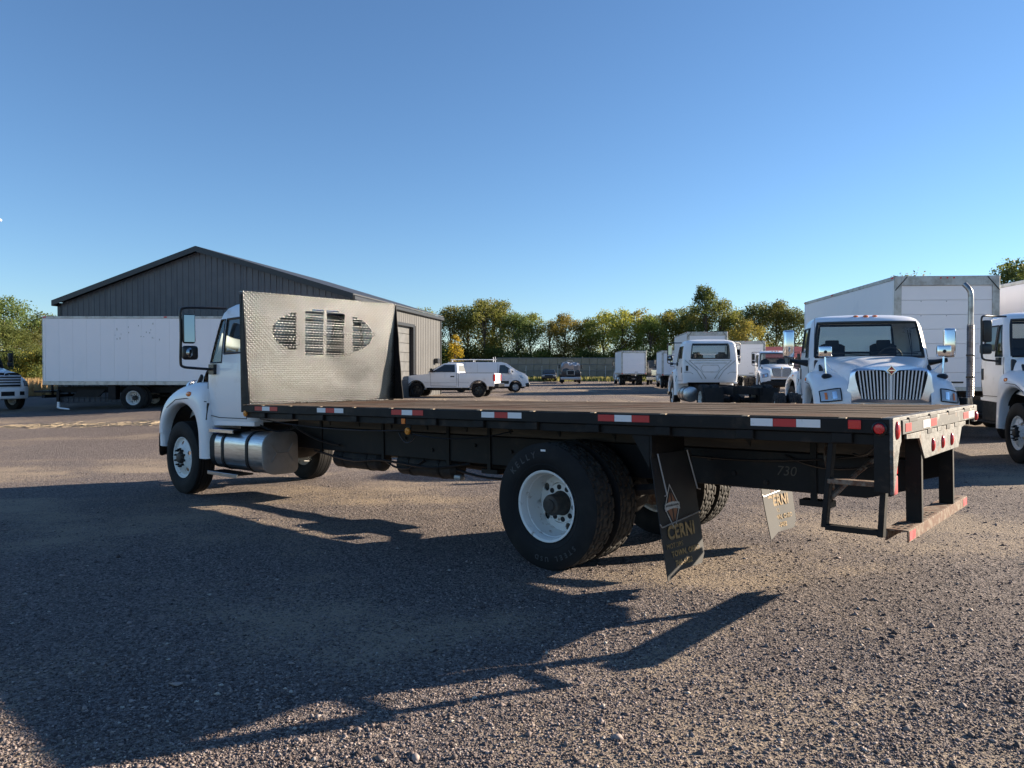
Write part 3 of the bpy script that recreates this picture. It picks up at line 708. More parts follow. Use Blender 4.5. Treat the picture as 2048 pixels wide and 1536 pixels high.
def mirror_chrome(s):
    br = MB(); br.tube([(-.86, s * 1.03, 1.74), (-.84, s * 1.22, 1.77), (-.83, s * 1.40, 1.80)], [.07, .045, .04], 8); k = []
    m = Matrix.Translation((-.80, s * 1.42, 2.12)) @ Matrix.Rotation(-R(8) * s, 4, 'Z')
    k.append(N('mirror_housing', MB().box(-.07, .09, -.10, .10, -.27, .27, m).mesh('mirror_housing', 'chrome', .045, 4)))
    k.append(N('mirror_glass', MB().box(-.076, -.068, -.085, .085, -.24, .24, m).mesh('mirror_glass', 'mirror')))
    return N('mirror', br.mesh('mirror', 'black_gloss'), k)
def hood_mirror(s):
    br = MB(); br.tube([(.46, s * .93, 1.50), (.45, s * .95, 1.72), (.44, s * .955, 1.90)], .017, 7); br.tube([(.45, s * .95, 1.75), (.36, s * .84, 1.62), (.30, s * .72, 1.56)], .010, 6)
    k = [N('mirror_base', MB().ell((.46, s * .93, 1.495), (.09, .09, .055)).mesh('mirror_base', 'black_gloss')),
         N('mirror_head', MB().box(.40, .48, s * .955 - .11, s * .955 + .11, 1.84, 2.03).mesh('mirror_head', 'chrome', .02, 3)), N('mirror_knob', MB().ell((.485, s * .955, 1.93), (.02, .03, .03)).mesh('mirror_knob', 'black_gloss'))]
    return N('hood_mirror', br.mesh('hood_mirror', 'chrome'), k)
MIR_LOOP = [mirror_loop(1), mirror_loop(-1)]; MIR_CHROME = [mirror_chrome(1), mirror_chrome(-1)]; MIR_HOOD = [hood_mirror(1), hood_mirror(-1)]
def put_cab(root, xa, style='bars', mirrors='loop', hoodm=False):
    CAB.put(root, (xa, 0, 0))
    for p in (FRONT_BARS if style == 'bars' else FRONT_SLATS): p.put(root, (xa, 0, 0))
    for p in (MIR_LOOP if mirrors == 'loop' else MIR_CHROME): p.put(root, (xa, 0, 0))
    if hoodm:
        for p in MIR_HOOD: p.put(root, (xa, 0, 0))

# ---- chassis rails for the other trucks (origin under the rear axle)
RAILS = {}
def put_chassis(root, x0, x1, xr, zc=.85):
    for s in (1, -1):
        obj('frame_rail', MB().box(x0, x1, s * .43 - .04, s * .43 + .04, zc - .13, zc + .13).mesh('frame_rail', 'frame'), root)
    m = MB()
    for x in np.arange(x0 + .2, x1, 1.1): m.box(x, x + .08, -.39, .39, zc - .1, zc + .1)
    m.cyl((xr, 0, .52), .09, -.9, .9); m.ell((xr, 0, .52), (.22, .22, .22)); m.tube([(xr, 0, .55), (x1 - 1.0, 0, .75)], .05, 8)
    obj('axle_and_crossmembers', m.mesh('axle_and_crossmembers', 'undercarriage'), root)
    f = MB(); f.cyl((x1 - .9, 0, .52), .06, -.95, .95); f.box(x1 - 1.6, x1 + .1, -.38, .38, .62, 1.35); obj('engine_block', f.mesh('engine_block', 'undercarriage'), root)
ME_TANK = MB().lathe([(-.62, .0001), (-.62, .25), (-.60, .285), (.60, .285), (.62, .25), (.62, .0001)], (0, 0, 0), 'x', 28).mesh('fuel_tank', 'alum', smooth=40)
ME_STRAP = MB().lathe([(-.03, .288), (-.03, .296), (.03, .296), (.03, .288)], (0, 0, 0), 'x', 28).mesh('tank_strap', 'frame')
def put_tank(root, x, y, z=.62):
    o = obj('fuel_tank', ME_TANK, root, (x, y, z)); [obj('tank_strap', ME_STRAP, o, (d, 0, 0)) for d in (-.3, .3)]

# ================================================================== THE FLATBED TRUCK (origin: ground under the middle of the deck's rear edge, x forward, y left)
hero = thing('flatbed_truck', 'long black flatbed truck with wooden deck, white cab and diamond-plate headboard, nearest the camera', 'truck')
hero.matrix_world = Matrix(((FW.x, -RT.x, UP.x, 0), (FW.y, -RT.y, UP.y, 0), (FW.z, -RT.z, UP.z, 0), (0, 0, 0, 1)))
hero.location = Vector((OX, OY, 0)) + RT * 1.22
XA, XR, HW, HD = 9.42, 2.62, 1.22, 1.302
put_cab(hero, XA); put_wheels(hero, XA, XR)
# deck planks
npl = 14; pw = 2.38 / npl
for i in range(npl):
    y0 = -1.19 + i * pw; dz = random.uniform(-.004, .004)
    obj('deck_plank', MB().box(.055, 7.455, y0 + .003, y0 + pw - .003, HD - .04 + dz, HD + dz).mesh('deck_plank', 'wood', .004), hero)
for s in (1, -1):
    y = s * HW
    a, b = sorted((y, y - s * .028)); c, d = sorted((y - s * .035, y - s * .065))
    rail = obj('side_rail', MB().box(.0, 7.46, a, b, 1.212, 1.296).mesh('side_rail', 'black', .004), hero)
    obj('rub_beam', MB().box(.03, 7.43, c, d, 1.142, 1.208).mesh('rub_beam', 'black', .004), hero)
    for k in range(12):
        u = .27 + .61 * k
        a2, b2 = sorted((y - s * .003, y - s * .05)); obj('stake_pocket', MB().box(u - .06, u + .06, a2, b2, 1.150, 1.2105).mesh('stake_pocket', 'black', .004), rail)
        a3, b3 = sorted((y - s * .001, y - s * .030)); obj('rail_chip', MB().box(u - .028, u + .014, a3, b3, 1.297, 1.3035).mesh('rail_chip', 'timber'), rail)
    # reflective tape
    def tape(u0, u1, pat):
        n = len(pat)
        for i, ch in enumerate(pat):
            ua = u0 + (u1 - u0) * i / n; ub = u0 + (u1 - u0) * (i + 1) / n; a4, b4 = sorted((y + s * .0005, y + s * .0025))
            obj('reflective_tape', MB().box(ua + .001, ub - .001, a4, b4, 1.238, 1.287).mesh('reflective_tape', 'red_tape' if ch == 'r' else 'white_tape'), rail)
    for q in ((6.62, 7.14, 'rwr'), (5.31, 5.80, 'wrw'), (4.04, 4.51, 'rwr'), (2.81, 3.275, 'wrw'), (1.59, 2.04, 'rwr'), (.389, .834, 'wrw')): tape(*q)
    a4, b4 = sorted((y + s * .0005, y + s * .012)); obj('side_reflector', MB().box(.155, .228, a4, b4, 1.237, 1.291).mesh('side_reflector', 'red_lens', .004), rail)
    def lamp(name, u, z, r, mat, yy=y):
        m = MB(); pr = [(0, r), (.014, r * .98), (.02, r * .8), (.021, r * .28), (.027, r * .25), (.027, .0001)]
        m.lathe([(s * p, q) for p, q in pr], (u, yy, z), 'y', 20); return m.mesh(name, mat)
    obj('lamp_grommet', MB().lathe([(0, .042), (s * .010, .042), (s * .014, .034)], (.055, y, 1.242), 'y', 20).mesh('lamp_grommet', 'black_gloss'), rail)
    obj('side_lamp', lamp('side_lamp', .055, 1.242, .031, 'red_lens'), rail)
    obj('side_lamp', lamp('side_lamp', 7.385, 1.195, .038, 'orange_lens', y - s * .012), rail)
    obj('side_lamp', lamp('side_lamp', 4.37, 1.075, .036, 'orange_lens', y - s * .09), rail)
    a5, b5 = sorted((y - s * .088, y - s * .098)); obj('lamp_bracket', MB().box(4.33, 4.41, a5, b5, 1.04, 1.16).mesh('lamp_bracket', 'frame'), rail)
    a5, b5 = sorted((y - s * .030, y - s * .036)); obj('side_reflector', MB().box(4.345, 4.40, a5, b5, 1.15, 1.20).mesh('side_reflector', 'amber'), rail)
    # long sill, chassis rail and their clamps
    ys = s * .43
    obj('bed_sill', MB().box(.02, 7.40, ys - .035, ys + .035, 1.006, 1.138).mesh('bed_sill', plain('oily_sill', (.035, .026, .02), .7, c2=(.10, .07, .045), scale=4, stretch=(.4, 4, 4)) if s > 0 else 'undercarriage', .004), hero)
    fr = obj('frame_rail', MB().prism([(.06, 1.0), (.06, .80), (.35, .715), (10.2, .715), (10.2, 1.0)], 'y', ys - .04, ys + .04).mesh('frame_rail', 'frame', .006), hero)
    for u in (6.85, 5.6, 4.5, 3.9, 1.95, .70): 
        obj('frame_clamp', MB().box(u - .022, u + .022, ys + s * .042 - .008, ys + s * .042 + .012, .665, 1.135).mesh('frame_clamp', 'black'), fr)
        if u in (3.9, .70): obj('clamp_plate', MB().box(u - .12, u + .10, ys - .05, ys + .06, .625, .668).mesh('clamp_plate', 'black'), fr)
    for u, z in ((5.2, .93), (4.75, .82), (4.1, .9), (3.6, .86), (2.9, .9), (1.5, .92), (1.3, .82), (1.05, .77)): obj('frame_bolt', MB().cyl((u, ys, z), .018, s * .04, s * .058, 'y', 8).mesh('frame_bolt', 'undercarriage'), fr)
    # springs, dampers
    sp = MB(); sp.tube(catmull([(XR - .75, s * .52, .66), (XR - .3, s * .52, .60), (XR, s * .52, .585), (XR + .3, s * .52, .60), (XR + .75, s * .52, .68)], 4).tolist(), .05, 6); sp.box(XR - .12, XR + .12, s * .52 - .05, s * .52 + .05, .44, .70)
    obj('leaf_spring', sp.mesh('leaf_spring', 'undercarriage'), hero)
    # corner post at the rear
    if s > 0:
        cp = obj('corner_post', MB().prism([(1.219, 1.300), (1.06, 1.300), (1.045, 1.16), (1.08, 1.13), (1.19, .90), (1.219, .86)], 'x', -.016, .004).mesh('corner_post', 'peel', .002), hero)
        obj('corner_post_side', MB().box(.004, .09, 1.196, 1.2195, .87, 1.21).mesh('corner_post_side', 'black', .003), hero)
        obj('oval_lamp', MB().ell((-.018, 1.140, 1.230), (.016, .032, .054), 12, 8).mesh('oval_lamp', 'red_lens'), cp)
    else:
        cp = obj('corner_post', MB().prism([(-1.219, 1.300), (-1.10, 1.300), (-1.10, 1.17), (-1.219, 1.17)], 'x', -.016, .004).mesh('corner_post', 'peel', .002), hero)
        obj('oval_lamp', MB().ell((-.018, -1.15, 1.215), (.02, .03, .04), 12, 8).mesh('oval_lamp', 'red_lens'), cp)
# rear end of the deck
er = obj('end_rail', MB().box(-.022, .004, -1.085, 1.035, 1.198, 1.282).mesh('end_rail', 'peel2', .003), hero)
obj('end_cap_strip', MB().box(-.012, .052, -1.195, 1.195, 1.283, 1.3045).mesh('end_cap_strip', 'peel', .002), hero)
for y in (.80, .28, -.26, -.80): obj('chain_pocket', MB().box(-.0245, -.006, y - .10, y + .10, 1.262, 1.2955).mesh('chain_pocket', 'grille_dark', .006), er)
def rtape(v0, v1, mat, z0=1.213, z1=1.262): obj('reflective_tape', MB().box(-.0245, -.0225, HW - v1, HW - v0, z0, z1).mesh('reflective_tape', mat), er)
for q in ((.24, .37, 'red_tape'), (.66, .84, 'white_tape'), (.842, 1.02, 'red_tape'), (1.88, 2.07, 'red_tape'), (2.072, 2.28, 'white_tape')): rtape(*q)
lp = obj('rear_light_plate', MB().prism([(.92, 1.192), (.92, 1.165), (.62, 1.15), (.49, 1.01), (-.52, 1.01), (-.64, 1.15), (-.78, 1.165), (-.78, 1.192)], 'x', -.014, 0).mesh('rear_light_plate', 'peel', .002), hero)
for y in (.36, .09, -.18, -.45):
    obj('sill_end', MB().box(-.018, .05, y - .06, y + .06, 1.165, 1.1975).mesh('sill_end', 'grille_dark' if y in (.36, -.18) else 'peel', .003), lp)
for y in (.28, .0, -.28): obj('oval_lamp', MB().ell((-.016, y, 1.085), (.016, .026, .046), 12, 8).mesh('oval_lamp', 'red_lens'), lp)
for y in (.53, -.38):
    m = MB(); m.box(.002, .090, y - .006, y + .006, .600, 1.19); m.box(-.004, .006, y - .030, y + .006, .600, 1.17)
    obj('bumper_post', m.mesh('bumper_post', 'black'), hero)
ib = MB(); ib.box(.005, .120, -.86, .86, .588, .599); ib.box(-.004, .006, -.86, .86, .525, .599); ib.box(.119, .129, -.86, .86, .525, .599)
icc = obj('rear_bumper', ib.mesh('rear_bumper', 'rust', .002), hero)
for y in (.845, -.845): obj('reflective_tape', MB().box(-.0065, -.0045, y - (.14 if y > 0 else 0), y + (0 if y > 0 else .14), .535, .590).mesh('reflective_tape', 'pink_lens'), icc)
for cy in (.58, .1, -.72):
    for i in range(4):
        for j in range(3): obj('tread_hole', MB().cyl((.03 + .032 * j, cy + .07 * i + .02 * (j % 2), .5995), .010, 0, .002, 'z', 8).mesh('tread_hole', 'grille_dark'), icc)
# ladder hanging at the rear left
ld = MB()
def bar(m, p, q, wx, wy): 
    p, q = Vector(p), Vector(q); m.hexa([(p.x - wx, p.y - wy, p.z), (p.x + wx, p.y - wy, p.z), (p.x + wx, p.y + wy, p.z), (p.x - wx, p.y + wy, p.z), (q.x - wx, q.y - wy, q.z), (q.x + wx, q.y - wy, q.z), (q.x + wx, q.y + wy, q.z), (q.x - wx, q.y + wy, q.z)])
bar(ld, (.395, 1.15, .622), (.345, 1.15, 1.145), .016, .03); bar(ld, (.072, 1.15, .602), (.035, 1.15, 1.16), .016, .03)
ladder = obj('side_ladder', ld.mesh('side_ladder', 'black', .003), hero)
obj('rung', MB().box(.082, .385, 1.118, 1.182, .608, .640).mesh('rung', 'black', .003), ladder)
obj('rung', MB().box(.055, .368, 1.118, 1.182, .895, .925).mesh('rung', 'rust', .003), ladder)
obj('brace', MB().tube([(.36, 1.12, .86), (.5, .80, 1.02), (.6, .48, 1.10)], .018, 6).mesh('brace', 'rust'), ladder)
obj('brace', MB().tube([(.365, 1.12, .80), (.30, .82, .93), (.22, .48, 1.05)], .016, 6).mesh('brace', 'rust'), ladder)
tl = obj('tail_lamp', MB().box(.10, .17, .72, .82, .79, 1.05).mesh('tail_lamp', 'frame', .01, 2), hero)
obj('tail_lens', MB().box(.085, .101, .73, .81, .80, .92).mesh('tail_lens', 'pink_lens', .008, 2), tl); obj('tail_lens', MB().box(.085, .101, .73, .81, .925, 1.0).mesh('tail_lens', 'red_lens', .006), tl)
obj('tail_lens', MB().box(.085, .101, .73, .81, 1.003, 1.04).mesh('tail_lens', 'white_tape', .004), tl)
obj('tail_beam', MB().box(.20, .28, -.39, .39, .74, .97).mesh('tail_beam', 'frame', .006), hero)
for k in range(12):
    u = .27 + .61 * k; obj('cross_sill', MB().box(u - .04, u + .04, -1.15, 1.15, 1.142, 1.255).mesh('cross_sill', 'undercarriage'), hero)
for u in (1.0, 1.9, 3.4, 4.6, 5.8, 7.0, 8.2): obj('frame_crossmember', MB().box(u - .05, u + .05, -.39, .39, .74, .98).mesh('frame_crossmember', 'undercarriage'), hero)
m = MB(); m.cyl((XR, 0, .52), .085, -.95, .95); m.ell((XR, 0, .52), (.24, .23, .24), 14, 9); obj('rear_axle', m.mesh('rear_axle', 'undercarriage'), hero)
for s in (1, -1): obj('brake_drum', MB().cyl((XR, 0, .52), .21, s * .50, s * .68, 'y', 24).mesh('brake_drum', 'rust'), hero)
obj('drive_shaft', MB().tube([(XR + .2, 0, .56), (5.4, 0, .66), (8.4, 0, .78)], .055, 10).mesh('drive_shaft', 'undercarriage'), hero)
m = MB(); m.cyl((XA, 0, .50), .06, -.92, .92); m.box(XA - .05, XA + .05, -.8, .8, .40, .50); obj('front_axle', m.mesh('front_axle', 'undercarriage'), hero)
m = MB(); m.box(XA - .9, XA + .75, -.36, .36, .55, 1.5); m.ell((XA - 1.3, 0, .75), (.5, .28, .26)); obj('engine_block', m.mesh('engine_block', 'undercarriage', .02), hero)
for x0, x1 in ((5.72, 6.70), (4.45, 5.45)):
    t_ = obj('air_tank', MB().lathe([(x0, .0001), (x0 + .01, .08), (x0 + .06, .125), (x1 - .06, .125), (x1 - .01, .08), (x1, .0001)], (0, .33, .625), 'x', 20).mesh('air_tank', 'undercarriage'), hero)
    for x in (x0 + .25, x1 - .25): obj('tank_strap', MB().lathe([(x - .02, .127), (x - .02, .132), (x + .02, .132), (x + .02, .127)], (0, .33, .625), 'x', 20).mesh('tank_strap', 'black'), t_)
obj('air_line', MB().tube(catmull([(7.0, .48, .70), (6.2, .50, .62), (5.6, .50, .66), (4.8, .5, .63), (4.2, .45, .70)], 6).tolist(), .014, 6).mesh('air_line', 'black_gloss'), hero)
obj('muffler', MB().lathe([(4.0, .06), (4.05, .14), (4.8, .14), (4.85, .06)], (0, -.62, .58), 'x', 18).mesh('muffler', 'rust'), hero)
obj('valve_body', MB().box(4.26, 4.36, .46, .54, .53, .585).mesh('valve_body', 'galv', .015, 2), hero)
# fuel tank: rounded rectangular section, pressed end
def rrect(y0, y1, z0, z1, r, k=5):
    P = []
    for cy, cz, a0 in ((y1 - r, z1 - r, 0), (y0 + r * .5, z1 - r * .5, 1), (y0 + r * .5, z0 + r * .5, 2), (y1 - r, z0 + r, 3)):
        rr = r if a0 in (0, 3) else r * .5
        for i in range(k + 1): a = (a0 + i / k) * PI / 2; P.append((cy + rr * math.cos(a), cz + rr * math.sin(a)))
    return P
T0, T1 = XA - 2.26, XA - .98
sec = lambda sh, x: [(x, y, z) for y, z in rrect(.62 + sh, 1.10 - sh, .425 + sh, .945 - sh, .17)]
mt = MB(); mt.bridge(sec(0, T0 + .02), sec(0, T1), False); tank = obj('fuel_tank', mt.mesh('fuel_tank', 'alum', smooth=40), hero)
e = MB(); e.bridge(sec(-.006, T0 + .035), sec(-.006, T0 + .012), False); e.bridge(sec(-.006, T0 + .012), sec(.02, T0 - .006), False); e.add(sec(.02, T0 - .006), [tuple(range(24))]); obj('tank_end', e.mesh('tank_end', 'tank_end', smooth=40), tank)
e = MB(); e.bridge(sec(.0, T1), sec(.0, T1 + .14)); obj('tank_end', e.mesh('tank_end', 'frame', smooth=40), tank)
rb = MB(); rb.tube([(T0 - .008, 1.0, .80), (T0 - .008, .93, .69), (T0 - .008, .77, .69), (T0 - .008, .70, .58)], .008, 5); rb.tube([(T0 - .008, 1.0, .58), (T0 - .008, .93, .69)], .008, 5); rb.tube([(T0 - .008, .77, .69), (T0 - .008, .70, .80)], .008, 5); obj('pressed_rib', rb.mesh('pressed_rib', 'tank_end'), tank)
for x in (T0 + .42, T1 - .22):
    b_ = MB(); b_.bridge(sec(-.008, x - .03), sec(-.008, x + .03)); obj('tank_strap', b_.mesh('tank_strap', 'frame', smooth=40), tank)
obj('fuel_cap', MB().cyl((T1 + .05, 1.02, .90), .06, 0, .07, 'z', 16).mesh('fuel_cap', 'blue_cap', .008), tank)
for z, x0, x1, y0, y1 in ((.955, T1 - .55, T1 + .10, .86, 1.13), (.385, T1 - .68, T1 + .12, .90, 1.15)):
    st = obj('step', MB().box(x0, x1, y1 - .025, y1, z - .035, z + .012).mesh('step', 'alum', .004), hero)
    for i in range(9):
        xx = x0 + (x1 - x0) * (i + .3) / 9; obj('step_slat', MB().box(xx, xx + .07, y0, y1 - .026, z - .012, z + .008).mesh('step_slat', 'frame'), st)
# headboard of diamond plate with louvred oval
def build_headboard():
    zb, zt = 1.312, 2.715; X = lambda z: 7.455 - .055 * (z - zb) / (zt - zb)
    cols = [(.418, .765), (.895, 1.182), (1.232, 1.523), (1.66, 2.0)]; cv, a_, zc, b_ = 1.21, .80, 2.245, .315; n = 18; p = 2 * b_ / n
    rows = []; z = zb
    m = MB()
    def cell(v0, v1, z0, z1):
        y0, y1 = HW - v1, HW - v0
        m.hexa([(X(z0), y0, z0), (X(z0) + .005, y0, z0), (X(z0) + .005, y1, z0), (X(z0), y1, z0), (X(z1), y0, z1), (X(z1) + .005, y0, z1), (X(z1) + .005, y1, z1), (X(z1), y1, z1)])
    cell(0, 2.44, zb, zc - b_); cell(0, 2.44, zc + b_, zt)
    for i in range(n):
        z0 = zc - b_ + i * p; zm = z0 + p * .40; z1 = z0 + p; ze = (zm + z1) / 2
        hw = a_ * math.sqrt(max(0, 1 - ((ze - zc) / b_) ** 2)); sl = []
        for ci, (c0, c1) in enumerate(cols):
            q0, q1 = max(c0, cv - hw), min(c1, cv + hw)
            if q1 - q0 > .03: sl.append((q0, q1, ci))
        edges = 0.
        for q0, q1, ci in sl: cell(edges, q0, zm, z1); edges = q1
        cell(edges, 2.44, zm, z1)
        edges = 0.
        if i >= 1:
            for q0, q1, ci in sl:
                if ci == 2 and i in (15, 16): cell(edges, q0, z0, zm); edges = q1        # torn-out louvres
                elif ci == 3 and i in (13,): cell(edges, q0 + .03, z0, zm); edges = q1 - .08
        cell(edges, 2.44, z0, zm)
    return m.mesh('headboard', 'treadplate', smooth=0, merge=False)
hb = obj('headboard', build_headboard(), hero)
# bent louvre strip hanging in the torn opening
obj('bent_louvre', MB().tube([(7.40, HW - 1.25, 2.50), (7.385, HW - 1.36, 2.49), (7.39, HW - 1.50, 2.44)], .008, 4).mesh('bent_louvre', 'treadplate'), hb)
for s in (1, -1):
    y = s * (HW - .004); edge = [(7.395, 2.705), (7.372, 2.45), (7.345, 2.2), (7.338, 2.0), (7.305, 1.75), (7.295, 1.55), (7.268, 1.40), (7.262, 1.312)]
    obj('headboard_gusset', MB().prism(edge + [(7.4545, 1.312), (7.3995, 2.705)], 'y', y - .003, y + .003).mesh('headboard_gusset', 'black'), hb)
for y in (-1.17, -.41, .41, 1.17): obj('headboard_post', MB().box(7.465, 7.515, y - .03, y + .03, 1.21, 2.69).mesh('headboard_post', 'black'), hb)
obj('headboard_lip', MB().box(7.392, 7.47, -1.22, 1.22, 2.716, 2.724).mesh('headboard_lip', 'treadplate', smooth=0), hb)
# mudflaps
def flap_mesh(curl):
    G = []
    for j in range(15):
        v = j / 14; row = []
        for i in range(11):
            u = i / 10; x = (u - .5) * .53; yy = -v * .86
            if v > .9 and u > .85: x -= .05 * ((v - .9) / .1) ** 2 * (u - .85) / .15
            if u < .3: yy -= .05 * v * (1 - u / .3)
            zz = .012 * math.sin(u * PI) * v + curl * v * v * max(0, .45 - u) * .55
            row.append((x, yy, zz))
        G.append(row)
    m = MB().grid(G); m.grid([[(x, y, z - .007) for x, y, z in r] for r in G], flip=True)
    e = [G[0], G[-1], [r[0] for r in G], [r[-1] for r in G]]
    for q in e: m.grid([q, [(x, y, z - .007) for x, y, z in q]])
    return m.mesh('mudflap', 'flap', smooth=60)
def put_flap(v_c, u_top, tilt, twist, curl, zt=1.0):
    Mx = Matrix.Translation((u_top, HW - v_c, zt)) @ Matrix(((0, 0, -1, 0), (-1, 0, 0, 0), (0, 1, 0, 0), (0, 0, 0, 1))) @ Matrix.Rotation(twist, 4, 'Y') @ Matrix.Rotation(-tilt, 4, 'X')
    o = obj('mudflap', flap_mesh(curl), hero); o.matrix_local = Mx
    zoff = lambda x, y: .012 * math.sin((x / .53 + .5) * PI) * (-y / .86) + .0045
    def put(me, x, y, rot=0): 
        q = obj('flap_print', me, o, (x, y, zoff(x, y)), (0, 0, rot)); return q
    dia = lambda r, k=0: MB().prism([(0, r * 1.75), (r, 0), (0, -r * 1.75), (-r, 0)], 'z', k * .0008, .001 + k * .0008)
    put(dia(.098).mesh('flap_print', 'print_white'), -.095, -.40); put(dia(.088, 1).mesh('flap_print', 'flap'), -.095, -.40); put(dia(.070, 2).mesh('flap_print', 'print_brown'), -.095, -.40)
    put(MB().box(-.008, .008, -.12, .12, .003, .0034).mesh('flap_print', 'flap'), -.095, -.40)
    b_ = MB(); b_.grid([[(x, -.028 + .018 * math.cos(x * 14) + dy, .0036) for x in np.linspace(-.095, .095, 9)] for dy in (0, .05)]); put(b_.mesh('flap_print', 'print_white'), -.095, -.40)
    put(text_mesh('INTERNATIONAL', .022, 'frame', .0006), -.095, -.387).location.z += .005
    put(text_mesh('CERNI', .135, 'gold', .0008, .86, 0, .005), -.02, -.585); put(text_mesh('MOTORS', .052, 'gold', .0008), -.125, -.675)
    put(text_mesh('TOWN, OHIO', .056, 'gold', .0008, 1, 0, .002), .0, -.735); put(text_mesh('746-5432', .056, 'gold', .0008, 1, 0, .002), -.04, -.805)
    for x in (-.20, .19): obj('flap_rod', MB().tube([(x, .0, .016), (x + (.03 if x < 0 else .05), -.30, .03), (x + (.0 if x < 0 else .09), -.31, .03)], .006, 5).mesh('flap_rod', 'galv'), o)
    obj('flap_rod', MB().tube([(-.30, -.50, .03), (-.28, -.525, .03), (-.2, -.515, .035), (0, -.495, .04), (.24, -.475, .025)], .005, 5).mesh('flap_rod', 'galv'), o)
    return o
put_flap(.32, 1.60, R(8), R(-4), .05); put_flap(2.08, 1.58, R(8), R(-8), .16)
for v in (.30, 2.10):
    y = HW - v; hg = obj('flap_hanger', MB().box(1.61, 1.63, y - .24, y + .24, .97, 1.14).mesh('flap_hanger', 'black'), hero)
    for s in (-.24, .24): obj('hanger_web', MB().prism([(1.63, 1.14), (1.63, .90), (1.78, 1.14)], 'y', y + s - .004, y + s + .004).mesh('hanger_web', 'black'), hg)
# tyre lettering on the near rear wheel and its paper sticker, chalk number on the frame
def arc_text(word, r, a0, da, size, parent):
    for i, ch in enumerate(word):
        if ch == ' ': continue
        a = a0 + i * da; o = obj('tyre_letter', text_mesh(ch, size, 'letter', .0025, 1, 0, .001), parent)
        o.matrix_local = Matrix.Translation((r * math.cos(a), .1385, r * math.sin(a))) @ Matrix(((-math.sin(a), math.cos(a), 0, 0), (0, 0, 1, 0), (math.cos(a), math.sin(a), 0, 0), (0, 0, 0, 1)))
M['letter'] = plain('raised_rubber_letters', (.045, .045, .047), .6)
wl = [o for o in hero.children if o.name.startswith('wheel') and not o.name.startswith('wheel_') and abs(o.location.x - XR) < .01 and o.location.y > 0][0]
wl.rotation_euler = (0, 0, 0)
# seen from the left side the forward direction is on the left, so words run with rising angle
arc_text('KELLY', .425, R(40), R(9), .075, wl); arc_text('STEEL USD', .425, R(225), R(7), .055, wl)
obj('tyre_sticker', MB().box(-.025, .025, .137, .1405, .452, .468).mesh('tyre_sticker', 'white_tape'), wl)
o = obj('chalk_number', text_mesh('730', .10, 'chalk', .0005, 1.0, .2), hero); o.matrix_local = Matrix.Translation((.90, .4725, .86)) @ Matrix(((-1, 0, 0, 0), (0, 0, 1, 0), (0, 1, 0, 0), (0, 0, 0, 1)))

# hoses, wiring, brake chambers and webs under the deck
def sag(p, q, drop, n=8):
    p, q = Vector(p), Vector(q); return [tuple(p.lerp(q, i / n) - Vector((0, 0, drop * 4 * (i / n) * (1 - i / n)))) for i in range(n + 1)]
for p, q, dr, r_ in (((7.2, 1.12, 1.13), (4.37, 1.12, 1.08), .05, .007), ((4.37, 1.12, 1.05), (3.2, .9, 1.1), .06, .007), ((4.3, 1.1, 1.04), (4.55, 1.1, 1.05), .09, .006), ((5.6, .46, .66), (4.9, .46, .70), .10, .012), ((4.45, .40, .62), (3.3, .30, .66), .08, .014), ((7.3, .60, 1.02), (6.4, .52, .80), .05, .012),
                     ((3.4, .47, .80), (2.7, .40, .66), .10, .012), ((1.9, .47, .95), (.3, .60, 1.02), .05, .008), ((.3, .9, 1.06), (.08, 1.12, 1.18), .05, .007), ((.9, .48, .98), (.16, .78, 1.0), .07, .008), ((8.2, .75, 1.0), (7.4, .60, .98), .06, .014), ((7.55, .95, 1.05), (7.1, .7, 1.0), .07, .010)):
    obj('hose', MB().tube(sag(p, q, dr), r_, 6).mesh('hose', 'black_gloss'), hero)
for s in (1, -1):
    bc = MB(); bc.lathe([(XR - .42, .05), (XR - .40, .085), (XR - .30, .085), (XR - .28, .095), (XR - .26, .085), (XR - .17, .08), (XR - .15, .03)], (0, s * .40, .60), 'x', 16); obj('brake_chamber', bc.mesh('brake_chamber', 'undercarriage'), hero)
    for u in np.arange(.55, 7.2, .61): obj('sill_web', MB().prism([(u - .004, 1.138), (u + .09, 1.138), (u + .01, 1.03)], 'y', s * .467, s * .474).mesh('sill_web', 'undercarriage'), hero)
    obj('shock_absorber', MB().tube([(XR + .25, s * .36, .50), (XR + .42, s * .36, .95)], .035, 8).mesh('shock_absorber', 'undercarriage'), hero)
    obj('spring_hanger', MB().prism([(XR + .66, .72), (XR + .84, .72), (XR + .78, .60), (XR + .70, .60)], 'y', s * .47, s * .55).mesh('spring_hanger', 'undercarriage'), hero); obj('spring_hanger', MB().prism([(XR - .84, .72), (XR - .66, .72), (XR - .70, .60), (XR - .80, .60)], 'y', s * .47, s * .55).mesh('spring_hanger', 'undercarriage'), hero)
obj('exhaust_pipe', MB().tube([(8.3, -.62, .62), (6.0, -.62, .58), (4.85, -.62, .58), (3.6, -.70, .60), (2.2, -.55, .86), (.9, -.62, .66)], .05, 10).mesh('exhaust_pipe', 'rust'), hero)
obj('battery_box', MB().box(XA - 2.5, XA - 1.5, -1.08, -.58, .50, .92).mesh('battery_box', 'black', .02, 2), hero)

